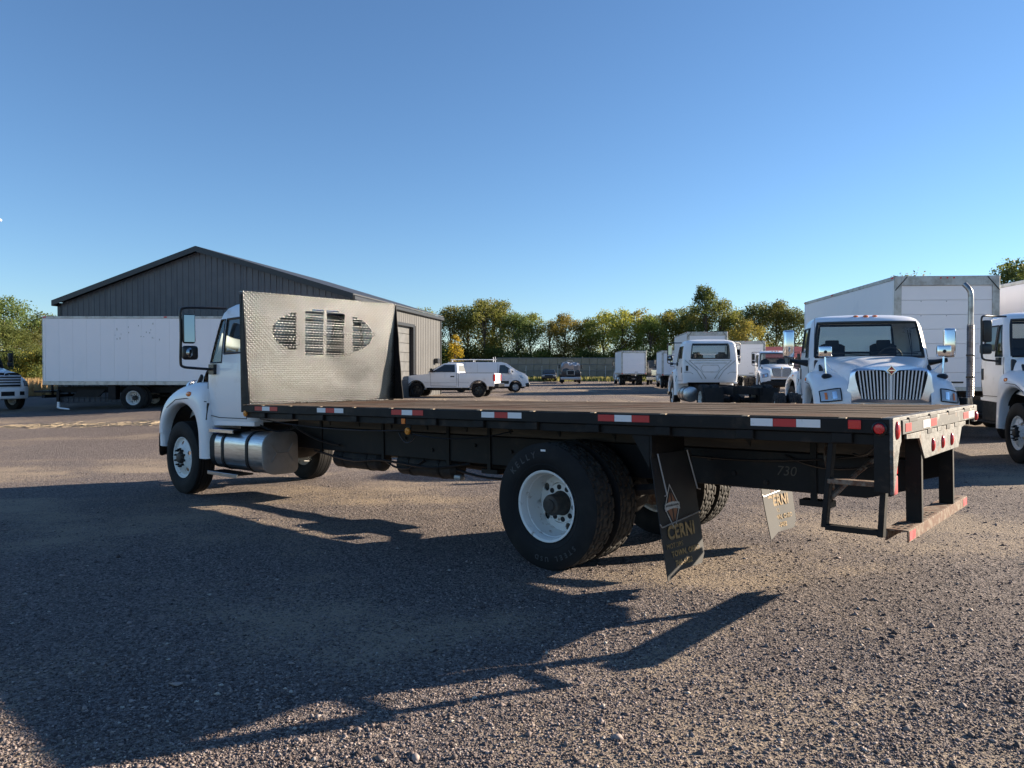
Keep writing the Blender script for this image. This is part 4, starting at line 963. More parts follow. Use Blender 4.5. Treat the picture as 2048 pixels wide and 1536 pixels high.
# ================================================================== OTHER TRUCKS
def heading(dx, dy): return math.atan2(dy, dx)
def place(name, label, cat, ax, ay, ang, xa, group=None):
    """thing whose local point (xa,0) comes to stand at (ax, ay)"""
    x = ax - xa * math.cos(ang); y = ay - xa * math.sin(ang)
    return thing(name, label, cat, (x, y, ground_z(ax, ay)), ang, group)
G_TRUCK = 'white trucks parked on the lot'
def text_on(root, s, size, mat, Mx):
    o = obj('lettering', text_mesh(s, size, mat, .0008), root); o.matrix_local = Mx; return o
SIDE_R = lambda x, y, z: Matrix.Translation((x, y, z)) @ Matrix(((1, 0, 0, 0), (0, 0, -1, 0), (0, 1, 0, 0), (0, 0, 0, 1)))

# box bodies
def box_parts(root, L, W_, zb, zt, x0, side_n, rear_x='lo', door=True, marks=False, seams=True):
    """a van body from x0 to x0+L, rear at x0"""
    hw = W_ / 2; pl = (L - .16) / side_n
    pm = MB().box(.002, pl - .002, -.006, .006, zb + .16, zt - .10).mesh('side_panel', 'white_panel')
    for s in (1, -1):
        for i in range(side_n): obj('side_panel', pm, root, (x0 + .08 + i * pl, s * (hw - .006), 0))
        a, b = sorted((s * hw - s * .012, s * hw + s * .012))
        obj('side_backing', MB().box(x0 + .02, x0 + L - .02, *sorted((s * (hw - .016), s * (hw - .04))), zb + .02, zt - .02).mesh('side_backing', 'white_panel'), root)
        obj('bottom_rail', MB().box(x0, x0 + L, a, b, zb, zb + .155).mesh('bottom_rail', 'trim_grey', .004), root)
        obj('top_rail', MB().box(x0, x0 + L, a, b, zt - .095, zt).mesh('top_rail', 'trim_grey', .006), root)
        obj('corner_post', MB().box(x0, x0 + .075, a, b, zb + .157, zt - .097).mesh('corner_post', 'white', .006), root)
        obj('corner_post', MB().box(x0 + L - .075, x0 + L, a, b, zb + .157, zt - .097).mesh('corner_post', 'white', .02, 2), root)
        for x in (x0 + .06, x0 + L * .62, x0 + L - .06): obj('marker_lamp', MB().box(x - .06, x + .06, *sorted((s * (hw + .012), s * (hw + .035))), zt - .06, zt - .015).mesh('marker_lamp', 'red_lens' if x < x0 + L - 1 else 'amber', .005), root)
    obj('box_roof', MB().box(x0 + .01, x0 + L - .01, -hw + .012, hw - .012, zt - .03, zt - .006).mesh('box_roof', 'white_panel'), root)
    obj('box_floor', MB().box(x0 + .01, x0 + L - .01, -hw + .03, hw - .03, zb + .02, zb + .15).mesh('box_floor', 'undercarriage'), root)
    obj('front_wall', MB().box(x0 + L - .04, x0 + L - .005, -hw + .03, hw - .03, zb + .16, zt - .03).mesh('front_wall', 'white_panel'), root)
    # rear frame and roll-up door
    rf = MB(); rf.box(x0 - .05, x0 - .001, -hw, -hw + .17, zb, zt); rf.box(x0 - .05, x0 - .001, hw - .17, hw, zb, zt); rf.box(x0 - .052, x0 - .003, -hw + .171, hw - .171, zt - .24, zt); rf.box(x0 - .052, x0 - .003, -hw + .171, hw - .171, zb, zb + .10)
    fr = obj('rear_frame', rf.mesh('rear_frame', 'trim_grey', .006), root)
    for s in (1, -1): obj('frame_brace', MB().tube([(x0 - .056, s * (hw - .01), zt - .36), (x0 - .056, s * (hw - .30), zt - .02)], .012, 5).mesh('frame_brace', 'black_gloss'), fr)
    for y in (-.16, 0, .16): obj('marker_lamp', MB().cyl((x0, y, zt - .05), .02, -.07, -.05, 'x', 8).mesh('marker_lamp', 'red_lens'), fr)
    n = 7; dh = (zt - .24 - zb - .10) / n
    sl = MB().box(x0 - .022, x0 - .004, -hw + .172, hw - .172, .003, dh - .003).mesh('door_slat', 'white_panel', .004)
    for i in range(n): obj('door_slat', sl, fr, (0, 0, zb + .10 + i * dh))
    for i in range(n):
        for y in (-.62, 0, .62):
            if i: obj('door_bolt', ME_BOLT, fr, (x0 - .025, y, zb + .10 + i * dh - .03))
    obj('door_latch', MB().box(x0 - .05, x0 - .022, -.42, -.10, zb + .20, zb + .24).mesh('door_latch', 'black_gloss', .006), fr)
    obj('rear_bumper', MB().box(x0 - .16, x0 - .02, -hw + .1, hw - .1, .52, .64).mesh('rear_bumper', 'frame', .01), root)
    for s in (1, -1):
        obj('bumper_leg', MB().box(x0 - .08, x0 - .02, s * .6 - .04, s * .6 + .04, .64, zb).mesh('bumper_leg', 'frame'), root)
        obj('tail_lamp', MB().box(x0 - .075, x0 - .052, s * (hw - .085) - .05, s * (hw - .085) + .05, zb + .02, zb + .14).mesh('tail_lamp', 'red_lens', .006), root)
ME_BOLT = MB().cyl((0, 0, 0), .010, -.006, 0, 'x', 6).mesh('door_bolt', 'black_gloss')
def box_truck(name, label, ax, ay, ang, L=7.3, W_=2.55, zb=1.08, zt=3.92, side_n=12, xr=2.3, style='bars', mirrors='loop', at='rear', group=G_TRUCK, cab=True):
    """at='rear': (ax, ay) is the middle of the rear edge"""
    r = place(name, label, 'truck', ax, ay, ang, 0, group)
    xa = L + .12 + 1.86 + .05
    put_chassis(r, .1, xa + .7, xr); put_wheels(r, xa, xr)
    if cab: put_cab(r, xa, style, mirrors)
    put_tank(r, xa - 1.7, .85); box_parts(r, L, W_, zb, zt, 0, side_n)
    return r

# white conventional truck facing the camera, right of centre
angG = heading(-.234, -.972)
gt = place('white_truck', 'white truck facing the camera with chrome V-shaped grille and red diamond badge', 'truck', 6.62, 13.35, angG, 5.6)
put_cab(gt, 5.6, 'bars', 'chrome', True); put_chassis(gt, -.9, 6.2, 0); put_wheels(gt, 5.6, 0); put_tank(gt, 3.9, .85); put_tank(gt, 3.9, -.85)
obj('antenna', MB().tube([(5.6 - .66, -.97, 1.88), (5.6 - .86, -.93, 2.62)], .004, 4).mesh('antenna', 'black_gloss'), gt)
text_on(gt, '11013', .10, 'frame', Matrix.Translation((5.6 + .02, -.89, 1.60)) @ Matrix.Rotation(R(5), 4, 'Z') @ Matrix(((1, 0, 0, 0), (0, 0, -1, 0), (0, 1, 0, 0), (0, 0, 0, 1))))
text_on(gt, 'NV', .10, 'frame', SIDE_R(5.6 - .60, -1.066, 1.50))
text_on(gt, '2001', .14, 'print_white', Matrix.Translation((5.6 - .84, .74, 2.36)) @ Matrix.Rotation(R(20), 4, 'Z') @ Matrix(((0, 0, 1, 0), (1, 0, 0, 0), (0, 1, 0, 0), (0, 0, 0, 1))))
for s in (1, -1): obj('wiper', MB().tube([(5.6 - .47, s * .1, 1.885), (5.6 - .55, s * .5, 1.93), (5.6 - .66, s * .85, 1.92)], .010, 5).mesh('wiper', 'black_gloss'), gt)

# second white conventional truck at the right edge, with a chrome exhaust stack
ht = place('white_truck', 'white truck cut off by the right edge, with tall chrome exhaust stack behind its cab', 'truck', 9.79, 12.42, angG, 5.2)
put_cab(ht, 5.2, 'bars', 'loop'); put_chassis(ht, -.9, 5.8, 0); put_wheels(ht, 5.2, 0); put_tank(ht, 3.5, .85)
xs, ys_ = 5.2 - 2.48, -1.02
st = obj('exhaust_stack', MB().tube(catmull([(xs, ys_, .75), (xs, ys_, 1.4), (xs, ys_, 2.6), (xs, ys_, 3.12), (xs - .02, ys_ - .03, 3.27), (xs - .09, ys_ - .09, 3.38)], 5).tolist(), .052, 16).mesh('exhaust_stack', 'stack', smooth=60), ht)
obj('heat_guard', MB().lathe([(1.05, .064)] + [q for i in range(44) for q in ((1.05 + i * .034, .072), (1.067 + i * .034, .063))] + [(2.55, .064)], (xs, ys_, 0), 'z', 18).mesh('heat_guard', 'stack', smooth=20), st)
for z in (1.9, 1.45): obj('stack_clamp', MB().lathe([(z, .077), (z + .03, .077)], (xs, ys_, 0), 'z', 18).mesh('stack_clamp', 'black_gloss'), st)
obj('stack_bracket', MB().box(xs - .03, xs + .03, ys_ + .05, -.40, 1.0, 1.08).mesh('stack_bracket', 'frame'), ht)
m = MB(); 
for i in range(6): m.box(3.2, 4.6, -1.05 + .05 * i, -1.02 + .05 * i, .60, .63)
obj('side_step', m.mesh('side_step', 'frame'), ht); obj('battery_box', MB().box(3.3, 4.2, -1.0, -.5, .62, 1.02).mesh('battery_box', 'black', .02), ht)

# tall box body behind the facing truck, its rear door to the camera
angI = heading(.07, 1)
bi = box_truck('box_truck', 'tall white box truck behind the chrome-grille truck, grey rear frame around its roll-up door', 10.95, 18.6, angI, L=6.9, zt=3.98, side_n=11)
# ghost of removed lettering on its flank
def ghost(root, pts, y, mat='trim_grey'):
    obj('faded_decal', MB().prism(pts, 'y', *sorted((y, y + .002))).mesh('faded_decal', M['ghost']), root)
M['ghost'] = plain('decal_ghost', (.84, .84, .86), .38)
ghost(bi, [(2.2, 2.9), (3.3, 2.9), (2.25, 3.62)], 1.2752); ghost(bi, [(3.6, 3.0), (5.0, 3.0), (4.6, 3.35)], 1.2752)
box_truck('box_truck', 'pale white box body at the right edge beyond the exhaust stack', 14.40, 18.3, angI, L=6.9, zt=3.93, side_n=11)
# parked cab chassis seen from behind
k1 = place('cab_chassis_truck', 'white cab chassis truck with bare frame seen from behind, left of the facing truck', 'truck', 7.62, 29.9, heading(.035, 1), 5.4, G_TRUCK)
put_cab(k1, 5.4); put_chassis(k1, -1.5, 6.0, 0); put_wheels(k1, 5.4, 0); put_tank(k1, 3.5, .85); put_tank(k1, 3.5, -.85)
for s in (1, -1): obj('mudflap', MB().box(-.80, -.79, s * .88 - .30, s * .88 + .30, .25, .95).mesh('mudflap', 'flap'), k1)
# more box trucks behind it
box_truck('box_truck', 'white box truck directly behind the bare cab chassis, its roof rising above the cab', 12.45, 47, heading(.10, 1), L=6.5, zt=3.95, side_n=10)
box_truck('box_truck', 'white box truck right of the cab chassis, rear to the camera, beside the red roof', 17.6, 55, heading(.12, 1), L=6.5, zt=3.7, side_n=10)
k4 = place('white_truck', 'small far white truck with dark bumper facing the camera, left of the chrome-grille truck', 'truck', 16.1, 44.5, heading(-.15, -1), 5.6, G_TRUCK)
put_cab(k4, 5.6); put_chassis(k4, -.9, 6.2, 0); put_wheels(k4, 5.6, 0)
box_truck('box_truck', 'small far white box truck standing alone before the tree line, rear to the camera', 12.4, 75, heading(.02, 1), L=5.0, zt=3.55, side_n=8, zb=1.15)
box_truck('box_truck', 'far white box truck half hidden by the left mirror of the cab chassis', 13.9, 62, heading(.12, 1), L=5.5, zt=3.2, side_n=8)
# dark far truck beside it
kd = place('dark_truck', 'small far dark truck between the lone box truck and the half hidden one', 'truck', 15.4, 78, heading(-.2, -1), 5.2)
m = MB(); m.box(4.0, 5.9, -1.0, 1.0, .9, 1.75); m.prism([(3.0, .9), (4.3, .9), (4.3, 1.75), (4.0, 2.6), (3.0, 2.6)], 'y', -1.05, 1.05); obj('cab', m.mesh('cab', 'dark_paint', .06, 2), kd)
obj('windshield', MB().hexa([(4.31, -.9, 1.8), (4.33, -.9, 1.8), (4.33, .9, 1.8), (4.31, .9, 1.8), (4.05, -.85, 2.5), (4.07, -.85, 2.5), (4.07, .85, 2.5), (4.05, .85, 2.5)]).mesh('windshield', 'dark_glass'), kd)
obj('grille', MB().box(5.9, 5.94, -.6, .6, 1.0, 1.6).mesh('grille', 'chrome', .02), kd); obj('bumper', MB().box(5.85, 6.05, -1.15, 1.15, .5, .85).mesh('bumper', 'chrome', .03), kd); put_chassis(kd, -.9, 5.6, 0); put_wheels(kd, 5.2, 0)

# long white box on the left, broadside
cb = box_truck('box_truck', 'long white box truck parked broadside before the dark metal building', -19.25, 31.5, 0, L=8.1, W_=2.5, zb=1.06, zt=3.88, side_n=14, xr=3.62)
m = MB(); m.box(.46, .53, -1.12, -1.04, .10, .36); m.tube([(.46, -1.1, .14), (.60, -1.14, .10), (.98, -1.16, .06)], .035, 6); obj('liftgate_leg', m.mesh('liftgate_leg', 'white'), cb)
m = MB(); m.box(-.5, .2, -1.1, 1.1, .74, .82); m.box(.44, .55, -1.13, -1.03, .36, .80); m.prism([(1.0, .55), (1.3, .86), (2.4, .86), (2.1, .55)], 'y', -1.0, -.92); m.box(.6, 3.0, -1.0, -.97, .50, .53); m.box(2.6, 2.9, -1.16, -.8, .45, 1.05); obj('liftgate', m.mesh('liftgate', 'frame'), cb)
for i in range(18):
    x = 2.9 + random.random() * 1.9; z = 2.85 + random.random() ** 1.5 * .75; obj('glue_spot', MB().box(x, x + .015 + .03 * random.random(), -1.2535, -1.2505, z, z + .03 + .06 * random.random()).mesh('glue_spot', 'trim_grey'), cb)
# white truck at the left edge
lt = place('white_truck', 'white truck nose with horizontal chrome grille slats at the left edge', 'truck', -22.25, 31.45, heading(.93, -.37), 5.0, G_TRUCK)
put_cab(lt, 5.0, 'slats'); put_chassis(lt, -.9, 5.6, 0); put_wheels(lt, 5.0, 0)

# ================================================================== LIGHT VEHICLES
def car_wheel(root, x, y, z, r, wdt, rim='dark', s=1):
    m = MB(); m.lathe([(-wdt / 2, r * .62), (-wdt / 2, r * .93), (-wdt * .36, r), (wdt * .36, r), (wdt / 2, r * .93), (wdt / 2, r * .62)], n=32)
    k = MB(); k.lathe([(wdt * .45, r * .64), (wdt * .40, r * .60), (wdt * .12, r * .56), (wdt * .15, r * .22), (wdt * .34, r * .2), (wdt * .36, .0001)], n=24)
    for i in range(5):
        a = 2 * PI * i / 5; c, q = math.cos(a), math.sin(a); k.tube([(r * .2 * c, wdt * .25, r * .2 * q), (r * .58 * c, wdt * .36, r * .58 * q)], r * .07, 6)
    o = obj('wheel', k.mesh('wheel', 'black_gloss' if rim == 'dark' else 'silver', smooth=40), root, (x, y, z), (0, 0, 0 if s > 0 else PI)); obj('tyre', m.mesh('tyre', 'rubber', smooth=40), o)
    obj('brake_disc', MB().cyl((0, 0, 0), r * .55, -wdt * .1, 0, 'y', 20).mesh('brake_disc', 'undercarriage'), o)
def arch(cx, cz, r, n=9): return [(cx + r * math.cos(a), cz + r * math.sin(a)) for a in np.linspace(0, PI, n)]
def ribbon_body(poly, hw, bevel, mat, name='body'): return MB().prism(poly, 'y', -hw, hw).mesh(name, mat, bevel, 3, 40)
def glasshouse(lo, hi, y0, y1, z0, z1, mat, name, bevel=.03):
    # tapered cabin: lo/hi = (x rear, x front) at the bottom / top
    return MB().hexa([(lo[0], -y0, z0), (lo[1], -y0, z0), (lo[1], y0, z0), (lo[0], y0, z0), (hi[0], -y1, z1), (hi[1], -y1, z1), (hi[1], y1, z1), (hi[0], y1, z1)]).mesh(name, mat, bevel, 3, 40)
def pane(name, pts, t=.012, mat='dark_glass'):
    A = [Vector(p) for p in pts]; n = (A[1] - A[0]).cross(A[2] - A[0]).normalized() * t; return MB().bridge([tuple(p - n * .3) for p in A], [tuple(p + n) for p in A]).mesh(name, mat, .004)

# pickup: x forward, origin under the middle; heading left
pk = thing('pickup_truck', 'white single-cab pickup with black wheels parked broadside beside the building', 'pickup', (-3.38, 41.3, ground_z(-3.38, 41.3)), heading(-1, .16))
FX, RX = 1.78, -1.72
body = [(-2.62, .62), (-2.62, 1.30), (-.62, 1.32), (-.60, 1.33), (1.00, 1.33), (1.10, 1.28), (2.0, 1.20), (2.55, 1.12), (2.66, .98), (2.68, .66), (2.6, .55)] + arch(FX, .42, .48)[0:9] + [(FX - .48, .52), (RX + .48, .52)] + arch(RX, .42, .48)[0:9] + [(RX - .5, .6)]
obj('body', MB().prism(body, 'y', -.97, .97).mesh('body', 'white', .03, 3, 40), pk)
cab_ = obj('cab', glasshouse((-.60, 1.16), (-.50, .28), .95, .74, 1.30, 1.86, 'white', 'cab', .07), pk)
for s in (1, -1):
    yb, yt = .955, .765; P = [(-.42, s * yb * .985, 1.375), (.90, s * yb * .985, 1.375), (.22, s * (yt + .025), 1.775), (-.36, s * (yt + .025), 1.775)]
    obj('door_window', pane('door_window', P if s < 0 else P[::-1], .02), cab_)
    obj('door_seam', MB().tube([(.98, s * .972, 1.32), (.95, s * .975, .62), (-.50, s * .975, .60), (-.50, s * .972, 1.32)], .008, 4).mesh('door_seam', 'black_gloss'), pk); obj('door_handle', MB().box(-.38, -.16, *sorted((s * .97, s * .99)), 1.10, 1.17).mesh('door_handle', 'black_gloss', .01), pk)
    obj('bed_seam', MB().box(-.615, -.60, *sorted((s * .95, s * .976)), .58, 1.325).mesh('bed_seam', 'grille_dark'), pk)
    obj('rocker_trim', MB().tube([(1.3, s * .975, .80), (-1.2, s * .975, .80)], .006, 4).mesh('rocker_trim', 'trim_grey'), pk)
    obj('tail_lamp', MB().box(-2.65, -2.52, *sorted((s * .82, s * .985)), .88, 1.26).mesh('tail_lamp', 'red_lens', .02), pk); obj('headlight', MB().box(2.50, 2.69, *sorted((s * .62, s * .985)), .90, 1.08).mesh('headlight', 'lens_clear', .03), pk)
    obj('mirror', MB().box(.78, .95, *sorted((s * .99, s * 1.20)), 1.36, 1.58).mesh('mirror', 'black_gloss', .03, 2), pk)
    am = MB().tube([(FX + .50 * math.cos(a), s * .972, .42 + .50 * math.sin(a)) for a in np.linspace(.15, PI - .1, 14)], .018, 5); obj('arch_trim', am.mesh('arch_trim', 'black_gloss'), pk)
    am = MB().tube([(RX + .50 * math.cos(a), s * .972, .42 + .50 * math.sin(a)) for a in np.linspace(.1, PI - .1, 14)], .018, 5); obj('arch_trim', am.mesh('arch_trim', 'black_gloss'), pk)
    for x in (FX, RX): car_wheel(pk, x, s * .86, .39, .39, .26, 'dark', s)
obj('windshield', pane('windshield', [(1.13, -.86, 1.36), (1.13, .86, 1.36), (.33, .68, 1.80), (.33, -.68, 1.80)], .02), cab_); obj('rear_window', pane('rear_window', [(-.59, .80, 1.40), (-.59, -.80, 1.40), (-.515, -.64, 1.76), (-.515, .64, 1.76)], .02, 'lens_clear'), cab_)
obj('rear_bumper', MB().box(-2.85, -2.60, -.93, .93, .56, .76).mesh('rear_bumper', 'black_gloss', .03), pk); obj('front_bumper', MB().box(2.6, 2.78, -.95, .95, .50, .80).mesh('front_bumper', 'trim_grey', .04), pk)
obj('bed_cover', MB().box(-2.56, -.66, -.90, .90, 1.322, 1.342).mesh('bed_cover', 'black_gloss', .01), pk); obj('chassis', MB().box(-2.4, 2.4, -.5, .5, .36, .56).mesh('chassis', 'undercarriage'), pk)
obj('bed_cap', MB().box(-1.2, .0, -.005, .005, 1.3, 1.31).mesh('bed_cap', 'black_gloss'), pk)

# panel van behind it, heading right
vn = thing('cargo_van', 'white cargo van with roof ladder rack behind the white pickup, nose to the right', 'van', (-1.72, 51.0, ground_z(-1.72, 51.0)), heading(1, .12))
FX, RX = 1.86, -1.85
vb = [(-2.80, .50), (-2.82, 1.2), (-2.78, 1.95), (-2.68, 2.06), (.90, 2.06), (1.25, 1.98), (1.92, 1.50), (2.50, 1.27), (2.72, 1.06), (2.78, .62), (2.72, .42)] + arch(FX, .38, .42) + [(FX - .42, .40), (RX + .42, .40)] + arch(RX, .38, .42)
def taper(me):
    for v in me.vertices:
        if v.co.z > 1.2: v.co.y *= 1 - .12 * (v.co.z - 1.2)
        if v.co.x > 1.9: v.co.y *= 1 - .12 * (v.co.x - 1.9)
    return me
bv = obj('body', taper(MB().prism(vb, 'y', -1.0, 1.0).mesh('body', 'white', .05, 3, 40)), vn)
yy = lambda z: 1.0 * (1 - .12 * max(0, z - 1.2))
for s in (1, -1):
    P = [(.72, s * yy(1.3), 1.30), (1.55, s * yy(1.3), 1.30), (1.72, s * yy(1.45) * .99, 1.42), (1.10, s * yy(1.86), 1.86), (.78, s * yy(1.86), 1.86)]
    obj('door_window', pane('door_window', P if s < 0 else P[::-1], .012), vn)
    obj('window_pillar', MB().tube([(1.36, s * (yy(1.3) + .01), 1.29), (1.36, s * (yy(1.7) + .012), 1.70)], .018, 5).mesh('window_pillar', 'black_gloss'), vn)
    obj('door_seam', MB().tube([(.66, s * (yy(1.9) + .002), 1.92), (.62, s * 1.002, 1.2), (.62, s * 1.002, .5)], .008, 4).mesh('door_seam', 'black_gloss'), vn)
    obj('door_seam', MB().tube([(-.75, s * (yy(1.95) + .002), 1.95), (-.75, s * 1.002, 1.2), (-.75, s * 1.002, .5)], .006, 4).mesh('door_seam', 'trim_grey'), vn)
    obj('side_trim', MB().box(-1.38, 1.40, *sorted((s * .995, s * 1.02)), .58, .78).mesh('side_trim', 'black_gloss', .02), vn); obj('mirror', MB().box(1.36, 1.54, *sorted((s * 1.02, s * 1.24)), 1.28, 1.56).mesh('mirror', 'white', .04, 2), vn)
    obj('headlight', MB().hexa([(2.20, s * .975, .98), (2.70, s * .87, .90), (2.73, s * .70, .90), (2.3, s * .75, 1.0), (2.10, s * .965, 1.20), (2.60, s * .86, 1.12), (2.66, s * .70, 1.12), (2.2, s * .75, 1.2)]).mesh('headlight', 'lens_clear', .02), vn)
    for x in (FX, RX): car_wheel(vn, x, s * .90, .35, .35, .23, 'silver', s)
    am = MB().tube([(FX + .43 * math.cos(a), s * 1.0, .38 + .43 * math.sin(a)) for a in np.linspace(.05, PI - .05, 14)], .02, 5); obj('arch_trim', am.mesh('arch_trim', 'black_gloss'), vn)
obj('windshield', pane('windshield', [(1.97, -.82, 1.50), (1.97, .82, 1.50), (1.32, .76, 1.95), (1.32, -.76, 1.95)], .012), vn); obj('bumper', MB().box(2.45, 2.86, -.92, .92, .36, .66).mesh('bumper', 'black_gloss', .08, 3), vn)
obj('underside', MB().box(-2.6, 2.5, -.85, .85, .26, .42).mesh('underside', 'undercarriage'), vn)
rk = MB(); [rk.tube([(-2.5, y, 2.24), (.6, y, 2.24)], .02, 6) for y in (-.7, .7)]; [rk.tube([(x, -.72, 2.24), (x, .72, 2.24)], .02, 6) for x in (-2.4, -1.2, 0, .5)]; [rk.tube([(x, y, 2.0), (x, y, 2.26 if x < .4 else 2.42)], .022, 6) for x in (-2.4, -.9, .5) for y in (-.7, .7)]
obj('ladder_rack', rk.mesh('ladder_rack', 'white'), vn)

# far dark car and the wrecked truck
def sedan(label, loc, ang, mat='dark_paint'):
    r = thing('parked_car', label, 'car', (loc[0], loc[1], ground_z(*loc)), ang)
    P = [(-2.2, .35), (-2.25, .7), (-2.1, .98), (-1.6, 1.02), (1.0, .98), (2.0, .82), (2.2, .65), (2.2, .38)] + arch(1.35, .33, .36) + arch(-1.35, .33, .36)
    obj('body', MB().prism(P, 'y', -.88, .88).mesh('body', mat, .05, 2, 40), r); c = obj('cabin', glasshouse((-1.75, 1.05), (-1.05, .25), .84, .62, .98, 1.45, mat, 'cabin', .06), r)
    obj('windshield', pane('windshield', [(1.04, -.74, 1.02), (1.04, .74, 1.02), (.32, .58, 1.42), (.32, -.58, 1.42)], .02), c); obj('rear_window', pane('rear_window', [(-1.70, .74, 1.04), (-1.70, -.74, 1.04), (-1.1, -.58, 1.41), (-1.1, .58, 1.41)], .02), c)
    for s in (1, -1):
        Q = [(-1.45, s * .835, 1.04), (.85, s * .835, 1.04), (.22, s * .65, 1.39), (-1.0, s * .65, 1.39)]; obj('door_window', pane('door_window', Q if s < 0 else Q[::-1], .02), c)
        obj('headlight', MB().box(2.05, 2.22, *sorted((s * .52, s * .85)), .62, .76).mesh('headlight', 'lens_clear', .02), r)
        for x in (1.35, -1.35): car_wheel(r, x, s * .78, .33, .33, .21, 'silver', s)
    obj('grille', MB().box(2.18, 2.24, -.5, .5, .45, .70).mesh('grille', 'black_gloss', .02), r); return r
sedan('small far dark car parked before the solar array, left of the wrecked truck', (4.75, 93), heading(-.1, -1), 'dark_paint')
wk = place('wrecked_truck', 'small far wrecked truck with crumpled hood and black front before the solar array', 'truck', 6.65, 83.5, heading(-.05, -1), 5.2)
G_ = []
for i in range(9):
    row = []
    for j in range(13):
        y = -1.05 + 2.1 * j / 12; x = 4.2 + 1.7 * i / 8; z = 2.05 + .42 * math.sin(i * .9) * .35 + .30 * mnoise.noise(Vector((i * .8, j * .55, 2.2))) - .25 * (i / 8) + .25 * (1 - (abs(y) / 1.05) ** 4)
        row.append((x + .15 * mnoise.noise(Vector((i * 1.1, j, 7))), y, z))
    G_.append(row)
m = MB().grid(G_); m.grid([G_[-1], [(x - .2, y, z - .55) for x, y, z in G_[-1]]]); obj('crumpled_hood', m.mesh('crumpled_hood', 'silver', smooth=25), wk)
m = MB(); m.box(3.9, 5.7, -1.0, 1.0, .75, 1.75); m.prism([(2.6, .9), (4.0, .9), (4.0, 1.9), (3.7, 2.45), (2.6, 2.45)], 'y', -1.02, 1.02); obj('cab', m.mesh('cab', 'dark_paint', .08, 2), wk)
g_ = obj('grille', MB().box(5.70, 5.76, -.45, .45, .95, 1.50).mesh('grille', 'trim_grey', .03), wk); obj('grille_void', MB().box(5.75, 5.775, -.38, .38, 1.0, 1.44).mesh('grille_void', 'grille_dark'), g_)
obj('bumper', MB().box(5.55, 5.85, -1.15, 1.15, .42, .74).mesh('bumper', 'silver', .06, 2), wk)
for s in (1, -1): obj('fender', MB().box(4.6, 5.65, *sorted((s * .85, s * 1.15)), .8, 1.35).mesh('fender', 'dark_paint', .1, 3), wk); obj('mirror', MB().box(3.9, 4.0, *sorted((s * 1.2, s * 1.36)), 1.7, 2.15).mesh('mirror', 'black_gloss', .02), wk)
obj('torn_strip', MB().tube([(4.8, -.9, 2.35), (4.6, -.2, 2.62), (4.5, .3, 2.55)], .04, 5).mesh('torn_strip', 'trim_grey'), wk)
put_chassis(wk, -.9, 5.6, 0); put_wheels(wk, 5.2, 0)

# ================================================================== METAL BUILDING
GA = R(-11.5); gdir = Vector((math.cos(GA), math.sin(GA), 0)); sdir = Vector((-math.sin(GA), math.cos(GA), 0))
B0 = Vector((-7.1, 33.0, 0)); WB, LB, EH, RH = 15.35, 13.2, 4.80, 7.12
bz = ground_z(-7.1, 33) + .0
bld = thing('metal_building', 'dark grey metal building with low gable behind the long white box truck', 'building', (B0.x, B0.y, bz), GA)
# local x along the gable to the right (corner at 0), y back along the long wall; gable spans x -WB..0
def roof_z(x): return EH + (RH - EH) * (1 - abs((x + WB / 2) / (WB / 2)))
def panel_gable(i, pw):
    x0 = -WB + i * pw; x1 = x0 + pw; m = MB(); mid = -WB / 2
    P = [(x0 + .004, -.3), (x1 - .004, -.3), (x1 - .004, roof_z(x1 - .004) - .05)] + ([(mid, roof_z(mid) - .05)] if x0 < mid < x1 else []) + [(x0 + .004, roof_z(x0 + .004) - .05)]
    m.prism(P, 'y', -.01, .02)
    for k in range(3):
        xr = x0 + pw * (k + .5) / 3; m.hexa([(xr - .035, -.011, -.3), (xr + .035, -.011, -.3), (xr + .018, -.035, -.3), (xr - .018, -.035, -.3), (xr - .035, -.011, roof_z(xr) - .08), (xr + .035, -.011, roof_z(xr) - .08), (xr + .018, -.035, roof_z(xr) - .08), (xr - .018, -.035, roof_z(xr) - .08)])
    return m.mesh('wall_panel', 'siding')
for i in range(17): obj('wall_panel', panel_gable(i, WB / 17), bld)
D0, D1, DH = 3.7, 8.15, 3.95
def panel_side(y0, y1, z0, z1):
    m = MB().box(-.02, .01, y0 + .004, y1 - .004, z0, z1)
    for k in range(3):
        yr = y0 + (y1 - y0) * (k + .5) / 3; m.hexa([(.011, yr - .035, z0), (.011, yr + .035, z0), (.032, yr + .018, z0), (.032, yr - .018, z0), (.011, yr - .035, z1), (.011, yr + .035, z1), (.032, yr + .018, z1), (.032, yr - .018, z1)])
    return m.mesh('wall_panel', 'side_wall')
ps = LB / 14
for i in range(14):
    y0, y1 = i * ps, (i + 1) * ps
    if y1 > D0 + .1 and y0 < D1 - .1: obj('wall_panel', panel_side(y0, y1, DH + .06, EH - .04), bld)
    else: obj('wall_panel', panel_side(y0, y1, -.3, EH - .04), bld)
obj('back_wall', MB().prism([(-WB, -.3), (0, -.3), (0, EH), (-WB / 2, RH), (-WB, EH)], 'y', LB - .04, LB).mesh('back_wall', 'siding'), bld)
obj('far_wall', MB().box(-WB - .01, -WB + .02, 0, LB, -.3, EH).mesh('far_wall', 'siding'), bld)
dr = obj('overhead_door', MB().box(-.25, -.22, D0 - .2, D1 + .2, -.3, DH + .2).mesh('overhead_door', 'trim_black'), bld)
for k in range(8): obj('door_section', MB().box(-.22, -.18, D0 + .12, D1 - .12, -.05 + k * .51, -.05 + k * .51 + .495).mesh('door_section', 'door_grey', .012), dr)
for y0, y1, z0, z1 in ((D0 - .10, D0 + .13, -.3, DH + .12), (D1 - .13, D1 + .10, -.3, DH + .12), (D0 + .131, D1 - .131, DH - .05, DH + .12)): obj('door_trim', MB().box(-.22, .045, y0, y1, z0, z1).mesh('door_trim', 'trim_black', .01), bld)
